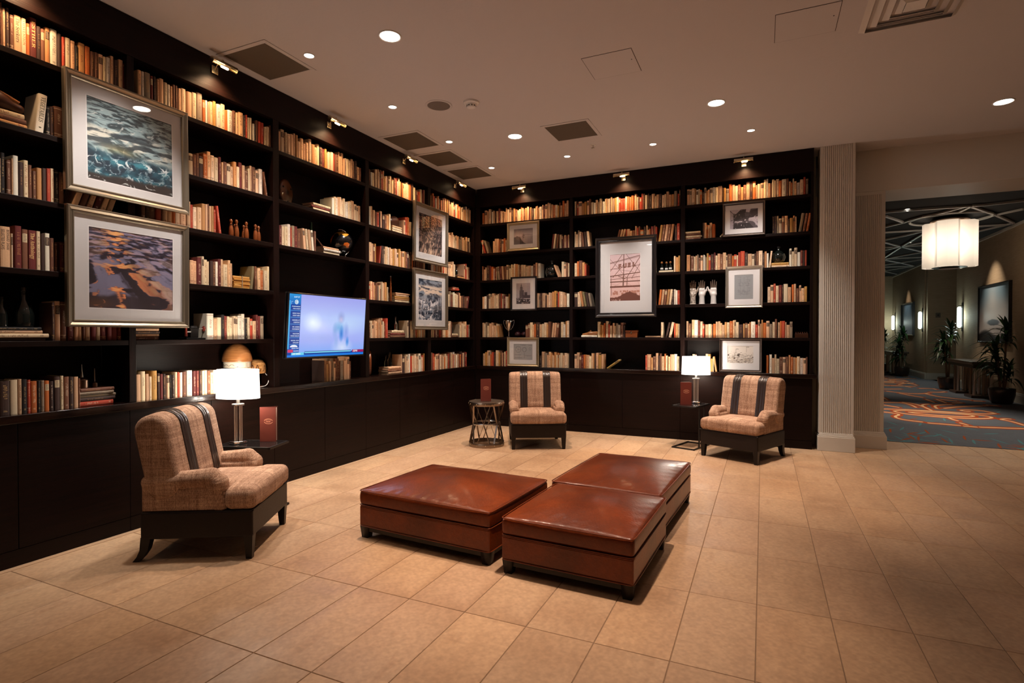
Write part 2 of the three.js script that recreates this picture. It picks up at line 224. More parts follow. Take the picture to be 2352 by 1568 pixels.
// ================================================================ HALLWAY BEYOND THE OPENING
{
  const CARPET = [[[1.99,-11.85],[2.28,-11.94],[2.59,-11.9],[2.77,-11.9],[3.1,-11.84],[3.42,-11.78],[3.62,-11.96]],[[3.62,-11.96],[3.61,-12.15],[3.5,-12.36],[3.31,-12.32],[3.2,-12.22],[3.23,-12.06],[3.31,-12.1]],[[2.11,-11.6],[2.19,-11.74],[2.39,-11.79],[2.75,-11.85],[3.14,-11.7],[3.39,-11.54],[3.41,-11.33],[3.23,-11.14],[2.89,-11.05],[2.58,-11.09],[2.27,-11.22],[2.13,-11.4],[2.11,-11.6]],[[2.32,-11.53],[2.54,-11.67],[2.88,-11.66],[3.16,-11.59],[3.2,-11.41],[3.03,-11.26],[2.7,-11.26],[2.43,-11.37],[2.32,-11.53]],[[1.93,-11.39],[2.07,-11.29],[2.11,-11.11],[1.98,-10.86],[1.98,-10.6],[2.07,-10.44],[2.24,-10.34]],[[2.31,-10.25],[2.45,-10.22],[2.66,-10.16]],[[2.75,-11.03],[2.75,-10.81],[2.78,-10.72]],[[2.75,-10.45],[2.78,-10.27]],[[2.71,-10.12],[2.84,-10.09]],[[2.89,-10.1],[3.08,-10.14],[3.24,-10.15],[3.42,-10.21]],[[3.54,-10.59],[3.54,-10.9],[3.48,-11.08],[3.44,-11.16],[3.54,-11.28],[3.6,-11.28]],[[2.18,-12.98],[2.46,-13.16],[2.6,-12.85],[2.59,-12.36]],[[2.55,-13.2],[2.7,-13.05],[2.74,-12.52],[2.74,-12.01]],[[2.74,-12.01],[2.74,-12.42],[2.75,-12.72],[2.84,-12.96],[2.93,-13.05]],[[2.9,-12.33],[2.93,-12.7],[3.07,-12.97],[3.32,-13.18]],[[2.11,-12.53],[2.22,-12.38],[2.29,-12.22]],[[3.03,-12.42],[3.29,-12.77],[3.59,-13.0],[3.89,-13.24]],[[3.41,-13.43],[3.58,-13.56]],[[3.38,-15.34],[3.44,-14.81],[3.62,-14.45],[3.9,-14.21]],[[2.7,-15.62],[2.86,-15.32],[3.14,-15.18],[3.38,-15.34],[3.5,-15.54]],[[2.87,-15.18],[2.98,-14.73],[3.13,-14.41]],[[2.35,-13.99],[2.34,-13.5]],[[3.3,-14.06],[3.3,-13.43]],[[3.1,-13.97],[3.11,-13.45]],[[2.94,-17.49],[3.29,-17.65],[3.45,-17.06]],[[3.33,-17.77],[3.57,-18.39],[3.81,-18.56]],[[3.59,-16.77],[3.87,-16.93],[3.89,-16.65]],[[3.59,-15.8],[3.76,-15.8],[3.91,-16.02]],[[2.72,-16.2],[3.12,-16.39]],[[3.37,-20.05],[3.58,-19.77],[3.82,-19.63]],[[3.38,-14.09],[3.58,-13.9]],[[3.92,-14.05],[4.04,-14.07]],[[3.92,-13.35],[4.04,-13.26]]];
  const X0 = 0.4, X1 = 4.6, Z0 = -24.9, Z1 = ZS + 0.06, W = 1024, Hh = 2048;
  const carpet = canvasTex(W, Hh, (c) => {
    const px = (x) => (x - X0) / (X1 - X0) * W, pz = (z) => (z - Z0) / (Z1 - Z0) * Hh, sx = W / (X1 - X0), r = rng(5);
    c.fillStyle = '#5d6470'; c.fillRect(0, 0, W, Hh);
    c.lineWidth = 1.6;                                   // woven slanting threads
    for (let i = 0; i < 5200; i++) { const x = r() * W, y = r() * Hh; c.strokeStyle = ['#4a5566', '#707680', '#3e4c5a', '#7b7d84', '#55707c'][Math.floor(r() * 5)]; c.globalAlpha = 0.5; c.beginPath(); c.moveTo(x, y); c.lineTo(x + 12 + 30 * r(), y + 6 + 16 * r()); c.stroke(); }
    c.globalAlpha = 1;
    for (let i = 0; i < 95; i++) {                       // small leaf shapes in the field
      const x = px(0.6 + 4 * r()), y = pz(Z1 - 0.05 - 5 * r() * r()), a = r() * 6.3; c.save(); c.translate(x, y); c.rotate(a);
      c.fillStyle = r() < 0.55 ? '#4f8791' : '#9a4a24'; c.beginPath(); c.moveTo(-26, 0); c.quadraticCurveTo(0, -9, 30, 0); c.quadraticCurveTo(4, 5, -26, 0); c.fill(); c.restore();
    }
    const path = (p) => { c.beginPath(); c.moveTo(px(p[0][0]), pz(p[0][1])); for (let i = 1; i < p.length - 1; i++) { const a = p[i], b = p[i + 1]; c.quadraticCurveTo(px(a[0]), pz(a[1]), px((a[0] + b[0]) / 2), pz((a[1] + b[1]) / 2)); } const e = p[p.length - 1]; c.lineTo(px(e[0]), pz(e[1])); };
    c.lineCap = 'round'; c.lineJoin = 'round';
    const all = [...CARPET, ...CARPET.map((p) => p.map(([x, z]) => [x - 1.9, z - 0.6])), ...CARPET.map((p) => p.map(([x, z]) => [x + 0.2, z - 7.2]))];
    for (const p of all) { path(p); c.strokeStyle = '#a8481c'; c.lineWidth = 0.125 * sx; c.stroke(); }
    for (const p of all) { path(p); c.strokeStyle = '#e8c49a'; c.lineWidth = 0.04 * sx; c.stroke(); }
  });
  carpet.flipY = true;
  const g = new THREE.BoxGeometry(X1 - X0, 0.02, Z1 - Z0); g.translate((X0 + X1) / 2, -0.006, (Z0 + Z1) / 2);
  { const uv = g.attributes.uv, p = g.attributes.position; for (let i = 0; i < p.count; i++) uv.setXY(i, (p.getX(i) - X0) / (X1 - X0), 1 - (p.getZ(i) - Z0) / (Z1 - Z0)); }
  struct('floor_hallway', g, std({ map: carpet, roughness: 1, bumpMap: gray(256, 256, (u, v) => hash(Math.floor(u * 256), Math.floor(v * 256)), [20, 60]), bumpScale: 0.003 }), undefined, 'own');
  struct('ceiling_hallway', bx(0.3, 5.4, 3.56, 3.7, -25.1, ZS), std({ color: lin(0.003, 0.0025, 0.0025), roughness: 0.9 }));
  struct('wall_hallway_left', bx(0.2, 0.4, 0, 3.6, -25.1, ZS - 0.001), M.hallWall);
  struct('wall_hallway_end', bx(0.2, 5.4, 0, 3.6, -25.1, -24.9), M.hallWall);
  struct('wall_hallway_right', bx(4.58, 4.75, 0, 3.56, -17.82, ZS), M.hallWall);
  struct('wall_hallway_niche', bx(5.2, 5.4, 0, 3.56, -20.2, -17.82), M.hallWall);
  struct('wall_hallway_return', bx(4.5, 5.4, 0, 3.56, -20.4, -20.2), M.hallWall);
  struct('wall_hallway_far', bx(4.46, 4.7, 0, 3.56, -24.9, -20.4), M.hallWall);
  const board = (x0, x1, z0, z1) => [rb(x0, x1, 0, 0.17, z0, z1, 0.004), rb(x0 + 0.006 * Math.sign(x1 - x0), x1, 0.16, 0.2, z0, z1, 0.006)];
  struct('baseboard_hallway_right', board(4.555, 4.60, -17.82, ZS), M.trim);
  struct('baseboard_hallway_return', [rb(4.48, 5.2, 0, 0.2, -20.2, -20.175, 0.004)], M.trim);
  struct('baseboard_hallway_far', board(4.435, 4.48, -24.9, -20.2), M.trim);
  struct('trim_1', rb(4.555, 4.58, 3.50, 3.56, -17.82, ZS, 0.004), M.trim);
  struct('trim_2', rb(4.435, 4.46, 3.50, 3.56, -24.9, -20.2, 0.004), M.trim);
  // light strips crossing the dark ceiling
  const STRIPS = [[[1.97,-11.74],[2.52,-11.72],[3.21,-11.78]],[[3.21,-11.74],[3.4,-11.78],[3.87,-11.66]],[[3.23,-11.82],[3.54,-12.32],[3.83,-12.78],[4.46,-13.9]],[[2.71,-12.49],[2.96,-12.11],[3.12,-11.8]],[[3.17,-12.23],[3.21,-11.81]],[[3.17,-12.23],[2.91,-12.24],[2.69,-12.43],[2.54,-12.77],[2.49,-12.94],[2.04,-12.1]],[[2.25,-13.33],[2.49,-12.94]],[[3.71,-13.25],[3.85,-12.84],[4.12,-12.43]],[[2.37,-14.06],[3.04,-14.07]],[[2.55,-15.13],[2.83,-14.7],[3.07,-14.22]],[[2.61,-15.53],[3.07,-16.38],[3.82,-17.71]],[[3.13,-18.6],[3.12,-16.3],[3.15,-14.56]],[[2.85,-16.93],[3.08,-16.44],[3.44,-15.95]],[[2.77,-16.45],[3.56,-16.45]],[[3.18,-18.9],[3.83,-17.78]],[[3.18,-18.9],[4.09,-18.97]],[[3.22,-19.13],[3.81,-20.15],[4.35,-21.21]],[[3.46,-20.55],[4.21,-19.51]],[[3.57,-21.2],[4.37,-21.3]],[[3.78,-22.41],[4.37,-21.3]],[[3.82,-22.63],[4.4,-23.84]],[[3.93,-14.03],[4.43,-14.06]],[[4.13,-14.74],[4.45,-13.96]]];
  const sm = std({ color: lin(0.5, 0.49, 0.47), roughness: 0.4 });
  const group = thing('ceiling_lattice', 'white branching metal strips across the dark hallway ceiling', 'lattice', [0, 0, 0]);
  for (const p of STRIPS) mesh('strip', p.slice(1).map((b, i) => bar([p[i][0], 3.535, p[i][1]], [b[0], 3.535, b[1]], 0.045, 0.03)), sm, group);
  mesh('ring', new THREE.TorusGeometry(0.62, 0.022, 6, 48).rotateX(Math.PI / 2).translate(3.2, 3.535, -12.9), sm, group);
}

// ================================================================ BOOKCASES
// both walls share one frame: s runs to the right along the wall as one faces it, off is the distance in front of the bookcase face
const WALL = {
  left: { pos: (s, y, off) => [XL + off, y, -s], turn: Math.PI / 2 },
  back: { pos: (s, y, off) => [s, y, ZB + off], turn: 0 },
};
const BAY = {
  Z: { wall: 'left', s0: -0.10, s1: 1.09, nick: 'bay nearest the camera' },
  A: { wall: 'left', s0: 1.15, s1: 2.338, nick: 'leftmost bay' },
  B: { wall: 'left', s0: 2.385, s1: 3.565, nick: 'bay left of the television' },
  C: { wall: 'left', s0: 3.63, s1: 4.808, nick: 'television bay' },
  D: { wall: 'left', s0: 4.867, s1: 6.036, nick: 'bay right of the television' },
  E: { wall: 'left', s0: 6.105, s1: 7.275, nick: 'left-wall corner bay' },
  F: { wall: 'back', s0: -3.865, s1: -2.458, nick: 'back-wall corner bay' },
  G: { wall: 'back', s0: -2.412, s1: -0.963, nick: 'middle back bay' },
  H: { wall: 'back', s0: -0.912, s1: 0.503, nick: 'right back bay' },
};
const ROWNAME = ['top shelf', 'second shelf', 'third shelf', 'fourth shelf', 'fifth shelf', 'counter'];
const DEPTH = 0.32;
for (const [k, b] of Object.entries(BAY)) {
  const w = WALL[b.wall], o = thing('bookcase', 'dark stained wooden bookcase, the ' + b.nick, 'bookcase', w.pos(0, 0, 0), w.turn);
  const loc = (s) => s;                                   // local x equals s (the group sits at s = 0)
  const T = 0.034, prev = { Z: 0.06, A: 0.06, B: 0.047, C: 0.065, D: 0.059, E: 0.069, F: 0.083, G: 0.046, H: 0.051 }[k];
  mesh('upright', rb(loc(b.s0 - prev), b.s0, COUNTER, 3.256, -DEPTH, 0, 0.003), M.woodV, o);
  if (k === 'H') mesh('upright', rb(b.s1, 0.533, COUNTER, 3.256, -DEPTH, 0, 0.003), M.woodV, o);
  if (k === 'E') mesh('upright', rb(b.s1, 7.32, COUNTER, 3.256, -DEPTH, 0.0, 0.003), M.woodV, o);
  SHELF.forEach((y, i) => { if (k === 'C' && i > 2) return; mesh('shelf', rb(b.s0, b.s1, y - T, y, -DEPTH, -0.002, 0.003), M.woodH, o); });
  mesh('back_panel', bx(b.s0, b.s1, COUNTER, 3.5, -DEPTH - 0.012, -DEPTH), M.woodH, o);
  if (k === 'C') mesh('mount_panel', rb(b.s0, b.s1, COUNTER, SHELF[2] - 0.034, -DEPTH + 0.001, -DEPTH + 0.12, 0.003), M.woodH, o);   // shallower niche behind the television
  const q = thing('base_cabinet', 'dark wooden base cabinet under the ' + b.nick, 'cabinet', w.pos(0, 0, 0), w.turn);
  const e0 = b.s0 - prev, e1 = { Z: 1.09, A: 2.338, B: 3.565, C: 4.808, D: 6.036, E: 7.322, F: -2.458, G: -0.963, H: 0.533 }[k], mid = (e0 + e1) / 2;
  mesh('body', bx(e0, e1, 0.0, COUNTER - 0.05, -DEPTH, -0.025), M.woodH, q);
  mesh('door', rb(e0 + 0.001, mid - 0.0015, 0.10, COUNTER - 0.052, -0.025, 0, 0.002), M.woodH, q);
  mesh('door', rb(mid + 0.0015, e1 - 0.001, 0.10, COUNTER - 0.052, -0.025, 0, 0.002), M.woodH, q);
  mesh('plinth', rb(e0 + 0.001, e1 - 0.001, 0, 0.098, -0.025, -0.002, 0.002), M.woodH, q);
}
for (const [wall, s0, s1, t] of [['left', -0.2, 7.29, 'along the left wall'], ['back', -3.915, 0.575, 'along the back wall']]) {
  const w = WALL[wall];
  const c = thing('counter_top', 'dark polished wooden counter ledge ' + t, 'counter', w.pos(0, 0, 0), w.turn);
  mesh('slab', rb(s0, wall === 'back' ? s1 : s1, COUNTER - 0.05, COUNTER, -DEPTH, 0.032, 0.005, 2), M.counter, c);
  const f = thing('cornice', 'dark wooden fascia board under the ceiling ' + t, 'cornice', w.pos(0, 0, 0), w.turn);
  mesh('board', [rb(s0, wall === 'back' ? 0.533 : 7.32, 3.256, CEIL - 0.002, -0.03, 0.004, 0.003), bx(s0, wall === 'back' ? 0.533 : 7.32, 3.256, 3.262, -DEPTH, -0.03)], M.woodH, f);
}

// ================================================================ BOOKS
const INK = { c: ['cream', [230, 206, 170]], w: ['white', [238, 228, 208]], p: ['buff', [216, 174, 134]], t: ['tan', [190, 136, 84]], b: ['brown', [118, 74, 52]], d: ['dark brown', [62, 40, 33]], k: ['black', [34, 28, 27]], r: ['brick-red', [172, 62, 38]], m: ['maroon', [104, 36, 32]], o: ['orange', [200, 106, 44]], y: ['ochre', [186, 140, 70]], g: ['grey', [150, 132, 110]], v: ['olive', [128, 118, 82]] };
const CODES = Object.keys(INK), TEXTS = [];
const BOOKS = {"A0":[[1.666,0.01,0.25,"b"],[1.676,0.016,0.225,"p"],[1.692,0.018,0.235,"d"],[1.711,0.019,0.205,"b"],[1.73,0.036,0.215,"p","The Seekers"],[1.766,0.025,0.215,"c","CONVENTION"],[1.791,0.017,0.195,"o"],[1.808,0.034,0.24,"m","ESTHER"],[1.842,0.021,0.205,"d"],[1.863,0.02,0.2,"b"],[1.884,0.025,0.22,"t"],[1.91,0.038,0.225,"w"],[1.948,0.022,0.215,"d"],[1.972,0.018,0.205,"r"],[1.99,0.03,0.21,"c"],[2.02,0.025,0.205,"p"],[2.045,0.017,0.185,"k"],[2.063,0.038,0.215,"t"],[2.101,0.03,0.21,"o"],[2.132,0.023,0.19,"b"],[2.156,0.022,0.195,"b"],[2.179,0.028,0.195,"p"],[2.207,0.018,0.19,"c"],[2.226,0.025,0.195,"w"],[2.251,0.022,0.215,"p"],[2.275,0.026,0.2,"d"],[2.303,0.03,0.215,"p"],[2.334,0.024,0.2,"m"]],"A2":[[1.658,0.003,0.2,"c"],[1.662,0.02,0.235,"k"],[1.688,0.022,0.2,"b"],[1.712,0.005,0.215,"p"],[1.718,0.027,0.235,"w"],[1.747,0.022,0.205,"d"],[1.769,0.024,0.222,"c"],[1.793,0.018,0.2,"b"],[1.813,0.019,0.17,"b"],[1.834,0.027,0.195,"t"],[1.862,0.022,0.2,"d"],[1.885,0.02,0.205,"r"],[1.905,0.02,0.21,"c"],[1.927,0.021,0.205,"k"],[1.949,0.027,0.2,"b"]],"A3":[[1.655,0.05,0.235,"p","BERNARD SHAW|SELECTED PLAYS"],[1.705,0.011,0.2,"c"],[1.724,0.034,0.25,"m"],[1.758,0.03,0.235,"b"],[1.789,0.04,0.235,"m","The Anthology"],[1.829,0.021,0.235,"c"],[1.852,0.019,0.225,"d"],[1.872,0.026,0.23,"w"],[1.899,0.022,0.205,"b"],[1.924,0.014,0.18,"b"],[1.952,0.023,0.19,"m"]],"A5":[[1.647,0.048,0.195,"d"],[1.695,0.036,0.2,"c"],[1.732,0.018,0.203,"p"],[1.751,0.025,0.2,"k"],[1.776,0.017,0.195,"r"],[1.794,0.032,0.185,"o"],[1.826,0.017,0.185,"k"],[1.844,0.018,0.187,"g"],[1.863,0.025,0.183,"o"],[1.889,0.021,0.178,"d"],[1.913,0.032,0.205,"d"],[1.946,0.017,0.208,"c"],[1.965,0.029,0.2,"b"],[1.994,0.024,0.198,"d"],[2.019,0.026,0.196,"p"],[2.045,0.011,0.185,"b"]],"B5":[[2.398,0.034,0.185,"p"],[2.433,0.031,0.205,"c"],[2.464,0.025,0.185,"p"],[2.489,0.02,0.165,"c"],[2.51,0.038,0.205,"y"],[2.549,0.019,0.185,"d"],[2.569,0.021,0.178,"m"],[2.59,0.02,0.178,"d"],[2.616,0.024,0.165,"p"],[2.64,0.014,0.168,"k"],[2.656,0.021,0.165,"d"],[2.677,0.022,0.185,"c"],[2.699,0.015,0.185,"r"],[2.715,0.023,0.18,"w"],[2.739,0.029,0.185,"b"],[2.77,0.048,0.192,"w"],[2.822,0.025,0.185,"m"],[2.848,0.025,0.185,"m"],[2.875,0.021,0.18,"d"],[2.897,0.022,0.182,"c"],[2.919,0.023,0.185,"c"],[2.943,0.025,0.18,"b"],[2.969,0.026,0.165,"p"],[2.996,0.027,0.182,"w"],[3.024,0.025,0.178,"b"],[3.051,0.029,0.178,"p"]],"B0":[[2.429,0.024,0.2,"p"],[2.454,0.019,0.2,"w"],[2.475,0.042,0.205,"g"],[2.517,0.018,0.195,"m"],[2.537,0.019,0.2,"d"],[2.564,0.015,0.19,"p"],[2.58,0.032,0.205,"p"],[2.613,0.025,0.19,"c"],[2.639,0.021,0.185,"w"],[2.661,0.017,0.18,"p"],[2.679,0.019,0.2,"b"],[2.699,0.017,0.2,"b"],[2.718,0.026,0.19,"p"],[2.744,0.037,0.2,"c"],[2.788,0.041,0.195,"p"],[2.829,0.038,0.205,"c"],[2.868,0.048,0.22,"g"],[2.917,0.021,0.18,"o"],[2.939,0.02,0.185,"w"],[2.96,0.017,0.18,"p"],[2.977,0.028,0.19,"p"],[3.006,0.027,0.205,"y"],[3.038,0.038,0.195,"w"],[3.076,0.037,0.21,"c"],[3.116,0.022,0.175,"o"],[3.139,0.045,0.185,"w","NORTH AND SOUTH"],[3.185,0.028,0.195,"b"],[3.214,0.026,0.19,"p"],[3.24,0.046,0.205,"p"],[3.287,0.022,0.195,"d"],[3.31,0.018,0.205,"r"],[3.329,0.02,0.19,"c"],[3.349,0.023,0.195,"c"],[3.381,0.019,0.155,"w"],[3.401,0.01,0.16,"k"],[3.411,0.022,0.195,"b"],[3.436,0.029,0.195,"r"],[3.465,0.03,0.195,"r"],[3.501,0.024,0.17,"c"],[3.525,0.031,0.18,"c"],[3.557,0.017,0.2,"b"],[3.575,0.012,0.2,"m"]]};
for (const l of Object.values(BOOKS)) for (const b of l) if (b[4] && !TEXTS.includes(b[4])) TEXTS.push(b[4]);
TEXTS.push('VEGETABLES');
const AW = 2048, AH = 2048, TW = 64, TH = 512, NV = 8;
const textCode = {}; for (const l of Object.values(BOOKS)) for (const b of l) if (b[4]) textCode[b[4]] = b[3]; textCode.VEGETABLES = 'w';
const atlas = canvasTex(AW, AH, (c) => {
  const r = rng(12), css = (a, k = 1) => `rgb(${a.map((x) => Math.round(cl(x * k, 0, 255))).join(',')})`;
  const tile = (i) => [(i % 32) * TW, Math.floor(i / 32) * TH];
  const cloth = (x, y, base) => { c.fillStyle = css(base); c.fillRect(x, y, TW, TH); for (let k = 0; k < 420; k++) { c.fillStyle = css(base, 0.86 + 0.28 * r()); c.globalAlpha = 0.5; c.fillRect(x + r() * TW, y + r() * TH, 1 + 2 * r(), 2 + 10 * r()); } c.globalAlpha = 1; };
  CODES.forEach((code, ci) => {
    for (let v = 0; v < NV; v++) {
      const [x, y] = tile(ci * NV + v), tone = 0.88 + 0.2 * r(), base = INK[code][1].map((q) => q * tone * (0.98 + 0.04 * r())); cloth(x, y, base);
      const lum = (base[0] + base[1] + base[2]) / 3, ink = lum > 120 ? [[58, 40, 32], [120, 50, 30], [88, 66, 50]][Math.floor(r() * 3)] : [[214, 176, 110], [226, 206, 176], [190, 140, 80]][Math.floor(r() * 3)];
      c.fillStyle = css(ink);
      if (v === 0) continue;                             // plain cloth
      if (v === 3) { c.fillStyle = css(lum > 120 ? [70, 50, 42] : [206, 186, 150]); c.fillRect(x + 8, y + 60, TW - 16, 110); c.fillStyle = css(lum > 120 ? [214, 190, 150] : [60, 40, 32]); for (let k = 0; k < 5; k++) c.fillRect(x + 16 + 4 * r(), y + 74 + k * 18, TW - 34 - 8 * r(), 5); continue; }
      if (v === 5) for (const yy of [36, 44, 430, 438, 470]) c.fillRect(x + 2, y + yy, TW - 4, 3);
      // indistinct lettering running down the spine
      const wide = v % 2 ? 18 : 26, y0 = y + 60 + 60 * r(), y1 = y + 250 + 120 * r(), x0 = x + TW / 2 - wide / 2; c.globalAlpha = 0.85;
      for (let yy = y0; yy < y1; ) { const h = 3 + 5 * r(); if (r() < 0.14) { yy += 12; continue; } c.fillRect(x0 + wide * 0.3 * r(), yy, wide * (0.55 + 0.4 * r()), h * 0.55); if (r() < 0.6) c.fillRect(x0 + wide * (r() < 0.5 ? 0.1 : 0.7), yy, wide * 0.14, h + 2); yy += h + 3; }
      if (v > 1) { for (let k = 0; k < 3; k++) c.fillRect(x + TW / 2 - 12 + 4 * r(), y + 440 + k * 9, 24 - 8 * r(), 4); }
      c.globalAlpha = 1;
    }
  });
  TEXTS.forEach((t, i) => {
    const [x, y] = tile(CODES.length * NV + i), base = INK[textCode[t]][1]; cloth(x, y, base);
    const dark = (base[0] + base[1] + base[2]) / 3 < 120; c.fillStyle = dark ? '#e0b878' : t === 'CONVENTION' ? '#b4541e' : t === 'VEGETABLES' ? '#5c5a44' : '#4a3226';
    const L = t.split('|'); c.save(); c.translate(x + TW / 2, y + 40); c.rotate(Math.PI / 2); c.textBaseline = 'middle'; c.textAlign = 'left';
    L.forEach((q, k) => { const fam = /^The/.test(t) ? 'serif' : L.length > 1 ? 'sans-serif' : 'serif', len = L.length > 1 ? 250 : t === 'NORTH AND SOUTH' ? 440 : 330; let fs = L.length > 1 ? 24 : 40; c.font = `bold ${fs}px ${fam}`; const m = c.measureText(q).width; c.save(); c.translate(0, L.length > 1 ? (k ? 14 : -14) : 0); c.scale(len / m, 1); c.fillText(q, 0, 0); c.restore(); });
    c.restore();
    if (t === 'VEGETABLES') { c.beginPath(); c.arc(x + TW / 2, y + 440, 9, 0, 6.3); c.fill(); }
  });
});
atlas.anisotropy = 8;
M.cover = std({ map: atlas, roughness: 0.72 });
M.pages = std({ map: dataTex(64, 256, (u, v) => { const k = 0.86 + 0.14 * hash(Math.floor(u * 64), 3); return [214 * k, 190 * k, 156 * k]; }), roughness: 0.95 });
// unit book: x = thickness, y = height, spine at z = 0, fore edge at z = -1
const unitCover = new Map();
function coverGeo(d) {
  if (unitCover.has(d)) return unitCover.get(d);
  const outer = [[-0.5, -1], [-0.5, -0.055], [-0.44, -0.018], [-0.27, 0], [0, 0.006], [0.27, 0], [0.44, -0.018], [0.5, -0.055], [0.5, -1]], inner = [[0.4, -1], [0.4, -0.06], [-0.4, -0.06], [-0.4, -1]];
  const pos = [], uv = [], tx = (d % 32) * TW, ty = Math.floor(d / 32) * TH, U = (x) => (tx + 3 + (TW - 6) * cl(x + 0.5)) / AW, Vv = (y) => 1 - (ty + 6 + (TH - 12) * (1 - y)) / AH;
  const push = (a, b, spine) => { for (const [p, y] of [[a, 0], [b, 0], [b, 1], [a, 0], [b, 1], [a, 1]]) { pos.push(p[0], y, p[1]); uv.push(spine ? U(p[0]) : U(-0.47), Vv(spine ? y : 0.02 + 0.03 * y)); } };
  for (let i = 0; i < outer.length - 1; i++) push(outer[i], outer[i + 1], i > 0 && i < outer.length - 2);
  for (let i = 0; i < inner.length - 1; i++) push(inner[i], inner[i + 1], false);
  push(outer[8], inner[0], false); push(inner[3], outer[0], false);
  const ring = [...outer, ...inner], tri = THREE.ShapeUtils.triangulateShape(ring.map(([x, z]) => new THREE.Vector2(x, z)), []);
  for (const y of [0, 1]) for (const t of tri) for (const k of y ? [t[0], t[2], t[1]] : t) { pos.push(ring[k][0], y, ring[k][1]); uv.push(U(-0.47), Vv(0.03)); }
  const g = new THREE.BufferGeometry(); g.setAttribute('position', new THREE.Float32BufferAttribute(pos, 3)); g.setAttribute('uv', new THREE.Float32BufferAttribute(uv, 2)); g.computeVertexNormals();
  unitCover.set(d, g); return g;
}
const pageGeo = boxUV(new THREE.BoxGeometry(0.8, 0.965, 0.9).translate(0, 0.5, -0.51));
// pictures cover some books; their rectangles on the walls are listed with the pictures below
const HANG = { left: [[1.945, 2.745, 2.24, 3.0], [1.947, 2.74, 1.40, 2.158], [5.655, 6.45, 2.26, 3.0], [5.65, 6.45, 1.413, 2.175]], back: [[-3.407, -2.902, 2.566, 2.972], [-3.351, -2.942, 1.697, 2.188], [-3.407, -2.912, 0.893, 1.308], [-2.07, -1.257, 1.583, 2.652], [-0.46, 0.02, 2.56, 2.967], [-0.424, -0.003, 1.68, 2.189], [-0.49, -0.008, 0.9, 1.30]] };
const pool = [];
const PAL = 'cccccccwwppppppppttbbbddrrmooyg';
const pick = (r, pal = PAL) => pal[Math.floor(r() * pal.length)];
// one book: upright (lean in radians), or lying flat with its spine to the front
function addBook(bay, row, s, y, t, h, d, code, r, o = {}) { pool.push({ bay, row, s, y, t, h, d, code, design: o.text ? CODES.length * NV + TEXTS.indexOf(o.text) : CODES.indexOf(code) * NV + Math.floor(r() * NV), lean: o.lean || 0, flat: !!o.flat, off: o.off ?? -0.03, text: o.text, yaw: o.yaw || 0, how: o.how }); }
function run(bay, row, s0, s1, seed, o = {}) {
  const r = rng(seed), y = LEVEL[row]; let s = s0, base = rr(0.185, 0.2, r);
  while (s < s1 - 0.012) {
    let t = rr(0.016, 0.038, r); if (r() < 0.12) t += 0.014; t = Math.min(t, s1 - s); const h = cl(base + rr(-0.028, 0.036, r), 0.14, o.max || 0.245);
    addBook(bay, row, s + t / 2, y, t - 0.0012, h, rr(0.13, 0.17, r), pick(r, o.pal), r, { off: -0.03 - 0.012 * r() });
    s += t + (r() < 0.06 ? 0.008 : 0);
    if (r() < 0.12) base = rr(0.178, 0.205, r);
  }
}
function listed(bay, row, list, seed) { const r = rng(seed); for (const [s, t, h, c, text] of list) addBook(bay, row, s + t / 2, LEVEL[row], Math.max(0.006, t - 0.0012), h, rr(0.14, 0.17, r), c, r, { text }); }
function pile(bay, row, s, list, seed, o = {}) { const r = rng(seed); let y = o.y ?? LEVEL[row]; for (const [t, h, c] of list) { addBook(bay, row, s + rr(-0.008, 0.008, r), y, t, h, 0.15, c, r, { flat: true, off: (o.off ?? -0.04) - 0.01 * r() }); y += t; } return y; }
const leanBook = (bay, row, s, t, h, c, a, seed, text, off) => addBook(bay, row, s, LEVEL[row], t, h, 0.15, c, rng(seed), { lean: a, text, off });

// rows seen one by one
listed('A', 0, BOOKS.A0, 1); listed('A', 2, BOOKS.A2, 2); listed('A', 3, BOOKS.A3, 3); listed('A', 5, BOOKS.A5, 4); listed('B', 0, BOOKS.B0, 5); listed('B', 5, BOOKS.B5, 6);
// the rest, shelf by shelf
for (let k = 0; k < 6; k++) run('Z', k, 0.0, 1.05, 700 + k);
run('A', 0, 1.2, 1.655, 10); run('A', 2, 1.2, 1.65, 11); run('A', 3, 1.2, 1.645, 12); run('A', 5, 1.25, 1.64, 13);
run('C', 0, 3.66, 4.78, 14); run('D', 0, 4.92, 6.03, 15); run('E', 0, 6.13, 7.25, 16);
leanBook('A', 1, 1.845, 0.045, 0.235, 'w', -0.10, 21, 'VEGETABLES', -0.02); run('A', 1, 1.888, 1.99, 22, { pal: 'bpdk' });
const yA1 = pile('A', 1, 1.66, [[0.028, 0.28, 't'], [0.03, 0.27, 'b'], [0.032, 0.25, 'c']], 23);
run('B', 1, 2.80, 3.485, 24); leanBook('B', 1, 3.525, 0.018, 0.21, 'b', 0.16, 25);
pile('C', 1, 4.20, [[0.03, 0.22, 'c'], [0.022, 0.25, 'm'], [0.026, 0.235, 'c']], 26); run('C', 1, 4.335, 4.77, 27, { max: 0.23 });
run('D', 1, 4.91, 5.30, 28); pile('D', 1, 5.44, [[0.03, 0.19, 'c'], [0.03, 0.18, 'c'], [0.022, 0.185, 'p']], 29); run('D', 1, 5.57, 5.73, 30);
run('E', 1, 6.47, 7.25, 31);
run('B', 2, 2.60, 3.035, 32); leanBook('B', 2, 3.065, 0.022, 0.22, 'r', 0.13, 33);
for (let k = 0; k < 6; k++) leanBook('A', 2, 2.035 + k * 0.04, 0.032, 0.20, 'pbpmpp'[k], -0.32, 340 + k);
run('B', 2, 2.45, 2.59, 35, { pal: 'mbdr' });
